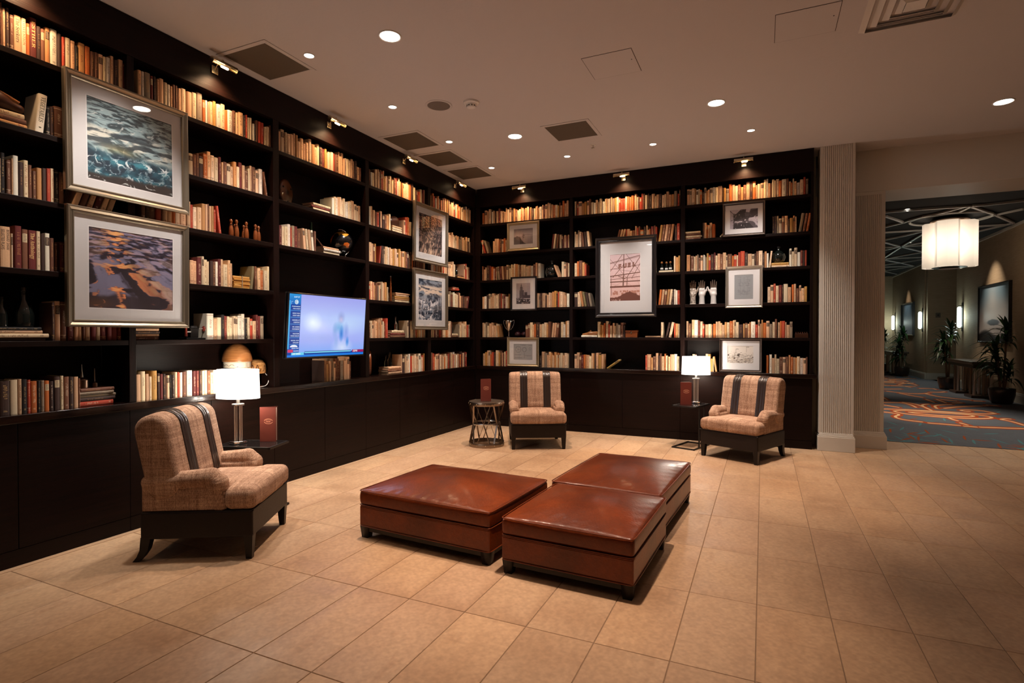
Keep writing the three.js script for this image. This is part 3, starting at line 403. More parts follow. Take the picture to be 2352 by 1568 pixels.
run('C', 2, 3.66, 3.93, 36, { max: 0.215 }); for (let k = 0; k < 4; k++) leanBook('C', 2, 3.965 + k * 0.035, 0.028, 0.20, 'pcpw'[k], 0.10, 360 + k); run('C', 2, 4.09, 4.13, 365, { max: 0.2 });
const yC2 = pile('C', 2, 4.34, [[0.03, 0.225, 'c'], [0.026, 0.235, 'w'], [0.02, 0.22, 'p']], 37);
run('D', 2, 4.91, 5.04, 38); leanBook('D', 2, 5.09, 0.024, 0.20, 'r', -0.12, 39); run('D', 2, 5.13, 5.76, 40);
run('D', 2, 5.78, 6.03, 41, { pal: 'mbbpw' }); run('E', 2, 6.13, 6.80, 42); const yE2 = pile('E', 2, 6.93, [[0.028, 0.20, 't'], [0.02, 0.19, 'b']], 43, { off: -0.02 }); run('E', 2, 7.05, 7.21, 44);
run('B', 3, 2.80, 3.185, 45); leanBook('B', 3, 3.375, 0.026, 0.20, 'v', -0.12, 46, undefined, -0.05); run('B', 3, 3.40, 3.555, 47);
run('D', 3, 4.90, 5.25, 48); pile('D', 3, 5.55, [[0.026, 0.31, 'c'], [0.02, 0.30, 't'], [0.03, 0.31, 'y'], [0.022, 0.26, 'c'], [0.018, 0.30, 'p']], 49);
run('E', 3, 6.47, 7.05, 50); leanBook('E', 3, 7.14, 0.024, 0.18, 'm', -0.25, 51); leanBook('E', 3, 7.105, 0.02, 0.17, 'b', -0.2, 511); pile('E', 3, 6.82, [[0.026, 0.19, 'r'], [0.018, 0.16, 'b']], 52, { y: LEVEL[3] + 0.246 });
const yA4 = pile('A', 4, 1.72, [[0.018, 0.33, 'd'], [0.026, 0.33, 'c'], [0.02, 0.30, 'p'], [0.018, 0.26, 'k']], 53); listed('A', 4, [[1.905, 0.014, 0.235, 'd'], [1.92, 0.03, 0.245, 'p'], [1.952, 0.03, 0.243, 'b']], 54); run('A', 4, 1.99, 2.31, 55, { pal: 'bmppcdo', max: 0.17 });
pile('B', 4, 2.485, [[0.024, 0.18, 'b'], [0.02, 0.18, 'p'], [0.022, 0.17, 'd'], [0.02, 0.17, 'p']], 56); addBook('B', 4, 2.972, LEVEL[4], 0.058, 0.205, 0.16, 'w', rng(57)); run('B', 4, 3.004, 3.485, 58, { pal: 'wwccpbrgmk' });
run('D', 4, 4.90, 5.24, 59); const yD4 = pile('D', 4, 5.45, [[0.03, 0.30, 'b'], [0.026, 0.28, 'm'], [0.034, 0.24, 'c']], 60); run('D', 4, 5.63, 6.02, 61); run('E', 4, 6.13, 6.70, 62); const yE4 = pile('E', 4, 6.80, [[0.024, 0.18, 'b'], [0.028, 0.17, 'c']], 63); run('E', 4, 6.90, 7.22, 64);
const yA5 = pile('A', 5, 2.16, [[0.032, 0.21, 'r'], [0.022, 0.215, 'd'], [0.02, 0.22, 'g'], [0.018, 0.215, 'g'], [0.022, 0.2, 'b']], 65);
run('C', 5, 4.20, 4.62, 66, { pal: 'gpbtd' });
const yD5 = pile('D', 5, 5.36, [[0.028, 0.26, 'p'], [0.026, 0.26, 'b'], [0.03, 0.24, 'p']], 67, { off: -0.02 }); run('D', 5, 5.50, 6.01, 68); run('E', 5, 6.14, 7.13, 69);
// back wall
run('F', 0, -3.85, -2.475, 80); run('G', 0, -2.40, -0.975, 81); run('H', 0, -0.895, 0.48, 82);
run('F', 1, -3.85, -3.825, 83); leanBook('F', 1, -3.80, 0.024, 0.205, 'r', 0.3, 84); leanBook('F', 1, -3.755, 0.02, 0.2, 'g', 0.3, 841); run('F', 1, -3.67, -3.42, 85); leanBook('F', 1, -2.73, 0.018, 0.21, 'm', -0.12, 86); leanBook('F', 1, -2.70, 0.03, 0.21, 'c', -0.12, 87); leanBook('F', 1, -2.655, 0.026, 0.2, 'b', -0.1, 871); run('F', 1, -2.62, -2.475, 88);
run('G', 1, -2.40, -2.30, 89); leanBook('G', 1, -2.27, 0.03, 0.2, 'b', 0.1, 90); leanBook('G', 1, -2.23, 0.03, 0.205, 'd', 0.1, 901); leanBook('G', 1, -2.19, 0.028, 0.21, 'c', 0.1, 902);
for (let k = 0; k < 3; k++) leanBook('G', 1, -1.80 + k * 0.035, 0.026, 0.20, 'bpp'[k], -0.22, 910 + k); run('G', 1, -1.68, -1.27, 91); for (let k = 0; k < 5; k++) leanBook('G', 1, -1.235 + k * 0.036, 0.03, 0.215, 'ybpbt'[k], -0.14, 920 + k); run('G', 1, -1.045, -0.975, 92);
pile('H', 1, -0.815, [[0.026, 0.195, 'b'], [0.024, 0.20, 'c'], [0.028, 0.195, 'b'], [0.026, 0.19, 'c']], 93); run('H', 1, -0.70, -0.545, 94); leanBook('H', 1, -0.49, 0.02, 0.13, 'c', -0.75, 95); run('H', 1, 0.10, 0.36, 96); leanBook('H', 1, 0.395, 0.032, 0.22, 'g', -0.15, 97); leanBook('H', 1, 0.435, 0.028, 0.215, 'b', -0.15, 98); leanBook('H', 1, 0.47, 0.026, 0.215, 'o', -0.15, 99);
run('F', 2, -3.85, -3.60, 100); for (let k = 0; k < 3; k++) leanBook('F', 2, -3.565 + k * 0.034, 0.03, 0.20, 'gmp'[k], 0.08, 1010 + k); run('F', 2, -3.48, -2.90, 101); leanBook('F', 2, -2.63, 0.02, 0.185, 'p', 0.38, 102); run('F', 2, -2.59, -2.475, 103); run('G', 2, -2.40, -2.22, 104); run('G', 2, -1.055, -0.975, 105, { pal: 'cyt' });
pile('G', 2, -1.155, [[0.028, 0.18, 'c']], 171); run('H', 2, -0.895, 0.06, 106); leanBook('H', 2, 0.072, 0.02, 0.2, 'c', -0.1, 1061); const yH2 = pile('H', 2, 0.18, [[0.024, 0.19, 'c'], [0.034, 0.195, 'y']], 107); run('H', 2, 0.285, 0.485, 108);
run('F', 3, -3.85, -3.40, 109); run('F', 3, -2.965, -2.475, 110); run('G', 3, -2.40, -2.30, 111); for (let k = 0; k < 4; k++) leanBook('G', 3, -2.275 + k * 0.04, 0.03, 0.215 - 0.01 * k, 'tvdg'[k], 0.18, 1110 + k);
run('G', 3, -1.08, -0.975, 112); for (let k = 0; k < 5; k++) leanBook('G', 3, -1.235 + k * 0.034, 0.028, 0.2, 'opbtc'[k], -0.1, 1120 + k); run('H', 3, 0.05, 0.485, 113);
run('F', 4, -3.85, -3.59, 114); leanBook('F', 4, -3.575, 0.03, 0.17, 't', 0.1, 1141); run('F', 4, -3.14, -2.75, 115); for (let k = 0; k < 3; k++) leanBook('F', 4, -2.725 + k * 0.034, 0.028, 0.205, 'ppb'[k], -0.1, 1150 + k); run('F', 4, -2.60, -2.475, 116); pile('G', 4, -2.185, [[0.028, 0.225, 'w']], 117); run('G', 4, -2.065, -1.69, 118); pile('G', 4, -1.325, [[0.022, 0.2, 'p']], 119); leanBook('G', 4, -1.2, 0.028, 0.2, 'c', 0, 120); leanBook('G', 4, -1.145, 0.022, 0.2, 'd', -0.2, 121); leanBook('G', 4, -1.10, 0.03, 0.2, 'c', -0.2, 122); run('G', 4, -1.05, -0.975, 123); run('H', 4, -0.895, 0.325, 124);
run('F', 5, -3.84, -3.43, 125); run('F', 5, -2.925, -2.475, 126); run('G', 5, -2.40, -1.99, 127); leanBook('G', 5, -1.93, 0.016, 0.2, 'y', -0.95, 128); run('G', 5, -1.415, -0.975, 129); run('H', 5, -0.895, -0.56, 130); leanBook('H', 5, -0.53, 0.022, 0.19, 't', 0.15, 131); run('H', 5, 0.04, 0.485, 132);
// order on each shelf, then the 300 that show largest stand as things of their own
{
  const inv = camera.matrixWorldInverse, q = V(), cells = new Map();
  for (const b of pool) {
    const w = WALL[BAY[b.bay].wall], p = w.pos(b.s, b.y + (b.flat ? 0 : b.h / 2), b.off); q.set(...p);
    const v = q.clone().sub(camera.position), d = v.length(), n = BAY[b.bay].wall === 'left' ? Math.abs(v.x) / d : Math.abs(v.z) / d; q.applyMatrix4(inv);
    const seen = q.z < 0 && Math.abs(q.x / q.z) < 0.95 && Math.abs(q.y / q.z) < 0.63;
    const t = 1 - 0.06 / Math.max(0.1, BAY[b.bay].wall === 'left' ? Math.abs(v.x) : Math.abs(v.z));   // where the line of sight passes the pictures
    const hs = (BAY[b.bay].wall === 'left' ? -v.z : v.x) * t, hy = camera.position.y + v.y * t;
    const hidden = HANG[BAY[b.bay].wall].some(([a, c, e, f]) => hs > a && hs < c && hy > e && hy < f) || (b.bay === 'C' && b.row === 5);
    b.area = seen ? b.t * b.h * n / (d * d) * (hidden ? 0.02 : 1) : 0;
    const key = b.bay + b.row; if (!cells.has(key)) cells.set(key, []); cells.get(key).push(b);
  }
  const ord = (n) => n + (n % 100 > 10 && n % 100 < 14 ? 'th' : ['th', 'st', 'nd', 'rd'][n % 10] || 'th');
  for (const l of cells.values()) {
    const up = l.filter((b) => !b.flat).sort((a, b) => a.s - b.s); up.forEach((b, i) => { b.place = (b.lean ? 'leaning, ' : '') + ord(i + 1) + ' upright book'; });
    l.filter((b) => b.flat).sort((a, b) => a.y - b.y).forEach((b, i) => { b.place = 'flat, ' + ord(i + 1) + ' up its pile'; });
  }
  const order = [...pool].sort((a, b) => b.area - a.area), solo = new Set(order.slice(0, 300)), covers = [], pages = [];
  for (const b of pool) {
    const w = WALL[BAY[b.bay].wall], quat = new THREE.Quaternion().setFromAxisAngle(V(0, 1, 0), w.turn).multiply(new THREE.Quaternion().setFromAxisAngle(V(0, 0, 1), b.flat ? Math.PI / 2 : b.lean));
    const pos = b.flat ? w.pos(b.s + b.h / 2, b.y + b.t / 2, b.off) : w.pos(b.s, b.y + (b.t / 2) * Math.abs(Math.sin(b.lean)) + 0.0002, b.off);
    if (solo.has(b)) {
      const loc = `${ROWNAME[b.row]} of ${BAY[b.bay].nick}`;
      const o = thing('book', `${INK[b.code][0]} book, ${b.place}, ${loc}`, 'book', pos, 0, 'books on the shelves');
      o.quaternion.copy(quat); o.scale.set(b.t, b.h, b.d);
      const c = new THREE.Mesh(coverGeo(b.design), M.cover), p = new THREE.Mesh(pageGeo, M.pages); c.name = 'cover'; p.name = 'page_block';
      for (const m of [c, p]) { m.castShadow = m.receiveShadow = true; o.add(m); }
    } else {
      const m = new THREE.Matrix4().compose(V(...pos), quat, V(b.t, b.h, b.d));
      covers.push(coverGeo(b.design).clone().applyMatrix4(m)); pages.push(pageGeo.clone().applyMatrix4(m));
    }
  }
  const o = thing('small_books', 'the many smaller cream, tan and red books filling the farther shelves', 'books'); o.userData.kind = 'stuff';
  mesh('cover', covers, M.cover, o, 'own'); mesh('page_block', pages, M.pages, o, 'own');
  console.log('books', pool.length, 'solo', solo.size);
}

// ================================================================ CEILING FIXTURES
function spot(parent, pos, target, color, power, angle, pen, size = 2) {
  const l = new THREE.SpotLight(color, power, 0, angle, pen, 2); l.position.set(...pos); l.target.position.set(...target); l.castShadow = true; l.shadow.radius = size; l.shadow.mapSize.set(1024, 1024); l.shadow.bias = -0.0005;
  parent.add(l); parent.add(l.target); l.name = 'lamp_light'; l.target.name = 'aim'; return l;
}
function downlight(x, z, r, label, group, power, aim, angle, color, glowK) {
  const o = thing('recessed_downlight', label, 'ceiling light', [x, CEIL, z], 0, group);
  mesh('trim_ring', lathe([[r * 1.18, 0], [r * 1.18, -0.004], [r * 1.1, -0.007], [r, -0.004], [r * 0.98, 0]], 40), M.white, o);
  mesh('lens', new THREE.CylinderGeometry(r * 0.97, r * 0.97, 0.002, 40).translate(0, -0.002, 0), M.glow(1, 0.93, 0.82, glowK), o);
  spot(o, [0, -0.03, 0], aim, color, power, angle, 1.0, 2.5);
  return o;
}
{
  const G1 = 'large round downlights', G2 = 'small accent downlights';
  const big = [[-2.49, -3.31, 'large glowing downlight nearest the camera, near the air grilles'], [-2.49, -5.54, 'large glowing downlight over the corner seating'], [-0.41, -5.53, 'large glowing downlight in the middle of the ceiling'], [2.04, -6.62, 'large glowing downlight far right, near the opening'], [-0.95, -2.95, 'large downlight above the ottomans, just out of view'], [2.04, -3.31, 'large downlight above the right floor, out of view'], [-2.49, -1.08, 'large downlight above the left foreground, out of view'], [-0.41, -1.08, 'large downlight above the middle foreground, out of view'], [2.04, -1.08, 'large downlight above the right foreground, out of view']];
  big.forEach(([x, z, l], i) => downlight(x, z, 0.072, l, G1, P_DOWN * [1.1, 1.25, 1.9, 0.45, 1.7, 0.2, 0.16, 0.1, 0.03][i], [0, -3, 0], i === 4 ? 0.5 : 0.62, WARM, 14));
  for (const [z, n] of [[-2.2, 'first, out of view, in the row along the left wall'], [-3.274, 'nearest visible in the row along the left wall'], [-4.339, 'second visible in the row along the left wall'], [-5.383, 'third visible in the row along the left wall'], [-6.45, 'in the corner between both bookcases']]) downlight(-3.235, z, 0.036, 'small round accent light ' + n, G2, P_ACC, [-0.62, -2.2, 0], 0.62, ACC, 9);
  for (const [x, n] of [[-2.187, 'left of three along the back wall'], [-1.155, 'middle of three along the back wall'], [-0.126, 'right of three along the back wall']]) downlight(x, -6.42, 0.036, 'small round accent light ' + n, G2, P_ACC, [0, -2.2, -0.75], 0.62, ACC, 9);
}
{
  const holes = gray(256, 256, (u, v) => { const a = (u * 64) % 1 - 0.5, b = (v * 64) % 1 - 0.5; return Math.hypot(a, b) < 0.33 ? 0 : 1; }, [2.2, 2.2]);
  const grille = std({ color: lin(0.11, 0.085, 0.06), roughness: 0.7, bumpMap: holes, bumpScale: 0.002 });
  for (const [x, z, l] of [[-3.62, -3.22, 'large dark square return grille nearest the camera'], [-3.62, -5.20, 'dark square return grille, first of three in a row'], [-3.615, -5.875, 'dark square return grille, second of three in a row'], [-3.615, -6.547, 'dark square return grille nearest the corner'], [-1.875, -5.65, 'dark square return grille alone in mid ceiling']]) {
    const o = thing('air_grille', l, 'air vent', [x, CEIL, z], 0, 'ceiling air grilles'), a = 0.225, b = 0.262;
    mesh('frame', [rb(-b, b, -0.006, 0, a, b, 0.003), rb(-b, b, -0.006, 0, -b, -a, 0.003), rb(-b, -a, -0.006, 0, -a, a, 0.003), rb(a, b, -0.006, 0, -a, a, 0.003)], M.ceiling, o);
    mesh('perforated_panel', bx(-a, a, -0.003, 0, -a, a), grille, o);
  }
  for (const [x, z, l] of [[-1.12, -4.403, 'flush white ceiling access hatch in mid ceiling'], [0.265, -4.382, 'flush white ceiling access hatch beside the square diffuser']]) {
    const o = thing('access_hatch', l, 'hatch', [x, CEIL, z], 0), a = 0.195;
    mesh('gasket', bx(-a - 0.004, a + 0.004, -0.0012, 0, -a - 0.004, a + 0.004), std({ color: lin(0.07, 0.05, 0.04), roughness: 0.9 }), o);
    mesh('panel', rb(-a, a, -0.003, 0, -a, a, 0.001), M.ceiling, o);
    mesh('keyhole', cyl(0.005, 0.005, 0.001, 0.165, -0.0042, 0.03, 12), M.black, o);
  }
  const d = thing('ceiling_diffuser', 'square stepped white air diffuser at the top edge', 'air vent', [0.90, CEIL, -4.40], 0);
  for (let k = 0; k < 4; k++) { const a = 0.25 - k * 0.062, b = a + 0.034, y = -0.004 - 0.006 * k; const q = [[-b, 0.001 - 0.004 * 0, b], [-a]]; mesh('ring', [[1, 0], [-1, 0], [0, 1], [0, -1]].map(([sx, sz]) => { const g = new THREE.BufferGeometry(); const P = sx ? [[sx * b, -0.002 - 0.002 * k, -b], [sx * b, -0.002 - 0.002 * k, b], [sx * a, -0.026, a], [sx * a, -0.026, -a]] : [[-b, -0.002 - 0.002 * k, sz * b], [b, -0.002 - 0.002 * k, sz * b], [a, -0.026, sz * a], [-a, -0.026, sz * a]]; const up = P.map(([x, yy, z]) => [x, yy + 0.0015, z]); const f = []; const Q = (A, B, C, D) => f.push(...A, ...B, ...C, ...A, ...C, ...D); Q(...P); Q(up[3], up[2], up[1], up[0]); for (let i = 0; i < 4; i++) Q(P[i], up[i], up[(i + 1) % 4], P[(i + 1) % 4]); g.setAttribute('position', new THREE.Float32BufferAttribute(f, 3)); g.computeVertexNormals(); return g; }), std({ color: lin(0.6, 0.56, 0.5), roughness: 0.35, side: THREE.DoubleSide }), d); }
  mesh('center_plate', rb(-0.06, 0.06, -0.026, -0.022, -0.06, 0.06, 0.001), M.white, d);
  const sp = thing('ceiling_speaker', 'round grey ceiling speaker beside the smoke detector', 'speaker', [-2.816, CEIL, -4.496]);
  mesh('bezel', lathe([[0.128, 0], [0.128, -0.004], [0.116, -0.009], [0.107, -0.006], [0.107, 0]], 40), M.ceiling, sp); mesh('grille', cyl(0.108, 0.108, 0.004, 0, -0.005, 0, 40), grille.clone(), sp).material.color.setRGB(0.17, 0.14, 0.12);
  const sd = thing('smoke_detector', 'white domed smoke detector on the ceiling', 'detector', [-2.50, CEIL, -4.56]);
  mesh('base', lathe([[0.075, 0], [0.075, -0.012], [0.062, -0.02], [0, -0.02]], 32), M.white, sd); mesh('dome', lathe([[0.055, -0.02], [0.05, -0.03], [0.044, -0.033], [0.044, -0.048], [0.03, -0.056], [0, -0.058]], 32), M.white, sd); mesh('slots', [...Array(10)].map((_, k) => rb(-0.005, 0.005, -0.046, -0.035, 0.040, 0.046, 0.001).rotateY(k * Math.PI / 5)), M.black, sd);
  const sk = thing('sprinkler', 'small metal fire sprinkler head by the square grille', 'sprinkler', [-1.789, CEIL, -6.167]);
  mesh('escutcheon', lathe([[0.036, 0], [0.034, -0.006], [0.012, -0.008], [0.01, 0]], 24), M.white, sk); mesh('head', [cyl(0.006, 0.008, 0.025, 0, -0.03, 0, 12), cyl(0.018, 0.018, 0.002, 0, -0.033, 0, 16)], M.steel, sk);
}
// picture lights on the fascia
{
  const pts = [['left', 1.75, 'leftmost, above the large sea pictures'], ['left', 2.991, 'above the bay left of the television'], ['left', 4.244, 'above the television bay'], ['left', 5.50, 'above the bay right of the television'], ['left', 6.70, 'above the left-wall corner bay'], ['back', -3.169, 'above the back-wall corner bay'], ['back', -1.70, 'above the large framed sign photograph'], ['back', -0.221, 'above the right back bay']];
  for (const [wall, s, l] of pts) {
    const w = WALL[wall], o = thing('picture_light', 'small brass picture light on the fascia ' + l, 'wall light', w.pos(s, 3.43, 0.004), w.turn, 'picture lights along the fascia');
    mesh('wall_plate', rb(-0.028, 0.028, -0.03, 0.03, 0, 0.014, 0.003), M.brass, o);
    mesh('arm', tube([[0, 0.005, 0.01], [0, 0.045, 0.05], [0, 0.04, 0.11]], 0.005), M.brass, o);
    const sh = new THREE.CylinderGeometry(0.026, 0.026, 0.21, 20, 1, true, -0.2, Math.PI + 0.4).rotateZ(Math.PI / 2); mesh('hood', [sh.rotateX(0), cyl(0.026, 0.026, 0.002, 0, 0, 0, 20).rotateZ(Math.PI / 2).translate(0.105, 0, 0), cyl(0.026, 0.026, 0.002, 0, 0, 0, 20).rotateZ(Math.PI / 2).translate(-0.105, 0, 0)].map((g) => g.translate(0, 0.018, 0.115)), std({ color: lin(0.75, 0.66, 0.5), metalness: 1, roughness: 0.25, side: THREE.DoubleSide }), o);
    mesh('knob', new THREE.SphereGeometry(0.009, 12, 8).translate(0, 0.055, 0.10), M.brass, o);
    mesh('bulb', new THREE.CapsuleGeometry(0.009, 0.05, 4, 10).rotateZ(Math.PI / 2).translate(0.01, 0.004, 0.108), M.glow(1, 0.72, 0.42, 16), o);
    spot(o, [0.01, -0.012, 0.105], [0.01, -0.4, 0.07], PICL, P_PIC, 1.12, 0.7, 1.2);
  }
}

// ================================================================ FURNITURE
function makeChair(name, label) {
  const o = thing(name, label, 'armchair', [0, 0, 0], 0, 'striped tweed armchairs');
  // base box in dark leather with four legs, front ones tapered, rear ones sabre shaped
  mesh('base_frame', rb(-0.325, 0.325, 0.135, 0.297, -0.318, 0.325, 0.012, 2), M.darkLeather, o);
  const leg = (pts) => { const pos = [], idx = []; pts.forEach(([x, y, z, w]) => { for (const [a, b] of [[-1, -1], [1, -1], [1, 1], [-1, 1]]) pos.push(x + a * w / 2, y, z + b * w / 2); }); for (let i = 0; i < pts.length - 1; i++) for (let k = 0; k < 4; k++) { const a = i * 4 + k, b = i * 4 + (k + 1) % 4; idx.push(a, b, a + 4, b, b + 4, a + 4); } const n = (pts.length - 1) * 4; idx.push(0, 2, 1, 0, 3, 2, n, n + 1, n + 2, n, n + 2, n + 3); const g = new THREE.BufferGeometry(); g.setAttribute('position', new THREE.Float32BufferAttribute(pos, 3)); g.setIndex(idx); const q = g.toNonIndexed(); q.computeVertexNormals(); return q; };
  for (const s of [-1, 1]) {
    mesh('leg', leg([[s * 0.296, 0.15, 0.296, 0.054], [s * 0.298, 0.0, 0.298, 0.034]].reverse().map((p) => p)), M.legWood, o);
    mesh('leg', leg([[s * 0.293, 0.0, -0.352, 0.036], [s * 0.294, 0.03, -0.325, 0.04], [s * 0.295, 0.07, -0.303, 0.046], [s * 0.296, 0.15, -0.288, 0.056]]), M.legWood, o);
  }
  // T-shaped seat cushion with a soft crown
  const seat = (x, y, z) => { const cr = 0.022 * (1 - Math.min(1, (x / 0.32) ** 2)) * (1 - Math.min(1, ((z - 0.07) / 0.3) ** 2)); const yy = y - 0.362 - cr * (y > 0.362 ? 1 : 0.2); return smin(sdBox(x, yy, z - 0.06, 0.224, 0.066, 0.285, 0.045), sdBox(x, yy, z - 0.248, 0.332, 0.066, 0.094, 0.045), 0.02); };
  mesh('seat_cushion', nets(seat, [-0.36, 0.27, -0.25], [0.36, 0.47, 0.37], 0.0105), M.tweed, o, 'own');
  // rolled arms
  for (const s of [-1, 1]) {
    const f = (X, y, z) => { const x = X * s; const side = sdBox(x - 0.266, y - 0.375, z + 0.085, 0.046, 0.085, 0.232, 0.012);
      const roll = cap(x, y, z, [0.282, 0.468, -0.28], [0.282, 0.492, 0.07], 0.048, 0.053), fr = smin(cap(x, y, z, [0.282, 0.492, 0.07], [0.28, 0.455, 0.112], 0.053, 0.05), cap(x, y, z, [0.28, 0.455, 0.112], [0.276, 0.31, 0.132], 0.048, 0.04), 0.03);
      let d = smin(smin(side, roll, 0.008), fr, 0.012); d += 0.0012 * Math.sin(Math.atan2(y - 0.45, z - 0.06) * 26) * ss(0.05, 0.1, z); return Math.max(d, 0.296 - y); };
    mesh('arm', nets(f, s > 0 ? [0.19, 0.28, -0.36] : [-0.37, 0.28, -0.36], s > 0 ? [0.37, 0.58, 0.2] : [-0.19, 0.58, 0.2], 0.0095), M.tweed, o, 'own');
  }
  // high back, leaning, rounded over the top
  const th = 0.20, zc = -0.225, yc = 0.622, hz = 0.098, hy = 0.252, rd = 0.09, ct = Math.cos(th), st = Math.sin(th);
  const back = (x, y, z) => { const a = (z - zc) * ct + (y - yc) * st, b = (y - yc) * ct - (z - zc) * st; const X = Math.abs(a) - hz + rd, Y = Math.abs(b) - hy + rd, d2 = Math.hypot(Math.max(X, 0), Math.max(Y, 0)) + Math.min(Math.max(X, Y), 0) - rd; const puff = 0.012 * (1 - Math.min(1, (x / 0.325) ** 2)); const e = 0.028, wx = d2 - puff + e, wy = Math.abs(x) - 0.325 + e; return Math.min(Math.max(wx, wy), 0) + Math.hypot(Math.max(wx, 0), Math.max(wy, 0)) - e; };
  mesh('backrest', nets(back, [-0.36, 0.34, -0.44], [0.36, 0.92, 0.02], 0.0105), M.tweed, o, 'own');
  // two leather bands over the front and top of the back, with stitched ridges
  for (const xs of [-0.145, 0.145]) {
    const path = []; const put = (a, b, na, nb) => path.push([zc + a * ct - b * st, yc + a * st + b * ct, na * ct - nb * st, na * st + nb * ct]);
    for (let k = 0; k <= 10; k++) put(hz, mix(-0.2, hy - rd, k / 10), 1, 0);
    for (let k = 1; k <= 12; k++) { const t = k / 12 * Math.PI * 0.5; put(hz - rd + rd * Math.cos(t), hy - rd + rd * Math.sin(t), Math.cos(t), Math.sin(t)); }
    for (let k = 1; k <= 8; k++) { const t = Math.PI * 0.5 * (1 + k / 8); put(-hz + rd + rd * Math.cos(t), hy - rd + rd * Math.sin(t), Math.cos(t), Math.sin(t)); }
    for (let k = 1; k <= 6; k++) put(-hz, mix(hy - rd, -0.05, k / 6), -1, 0);
    const W = 0.046, prof = [[-W, -0.004], [-W, 0.004], [-W + 0.003, 0.0062], [-0.024, 0.0062], [-0.021, 0.0035], [-0.018, 0.0078], [-0.012, 0.0078], [-0.009, 0.0045], [0.009, 0.0045], [0.012, 0.0078], [0.018, 0.0078], [0.021, 0.0035], [0.024, 0.0062], [W - 0.003, 0.0062], [W, 0.004], [W, -0.004]];
    const pos = [], idx = [], n = prof.length; path.forEach(([z, y, nz, ny]) => prof.forEach(([a, h]) => { const puff = 0.012 * (1 - ((xs + a) / 0.325) ** 2); pos.push(xs + a, y + ny * (h + puff), z + nz * (h + puff)); }));
    for (let i = 0; i < path.length - 1; i++) for (let k = 0; k < n - 1; k++) { const a = i * n + k; idx.push(a, a + 1, a + n, a + 1, a + n + 1, a + n); }
    const g = new THREE.BufferGeometry(); g.setAttribute('position', new THREE.Float32BufferAttribute(pos, 3)); g.setIndex(idx); g.computeVertexNormals(); const m = mesh('leather_band', g, M.darkLeather, o); m.material = M.bandLeather;
  }
  mesh('welt', tube([[-0.33, 0.299, 0.33], [0, 0.299, 0.331], [0.33, 0.299, 0.33]], 0.004, 6, 8), M.darkLeather, o);
  return o;
}
M.bandLeather = phy({ color: lin(0.028, 0.017, 0.013), bumpMap: crease, bumpScale: 0.0008, roughness: 0.32, clearcoat: 0.35, clearcoatRoughness: 0.25, side: THREE.DoubleSide });
{
  const a = makeChair('armchair', 'striped tweed armchair nearest the camera, seen from its side'); a.position.set(-3.225, 0, -2.47); a.rotation.y = Math.atan2(0.87, -0.49);
  const put = (label, x, z, nx, nz) => { const c = a.clone(); c.name = numbered('armchair'); c.userData = { ...a.userData, label }; c.position.set(x, 0, z); c.rotation.set(0, Math.atan2(nx, nz), 0); scene.add(c); };
  put('striped tweed armchair between the drum table and the back bookcase', -2.537, -6.284, 0.46, 0.89);
  put('striped tweed armchair beside the cream pilaster at right', -0.2, -6.616, -0.418, 0.908);
}
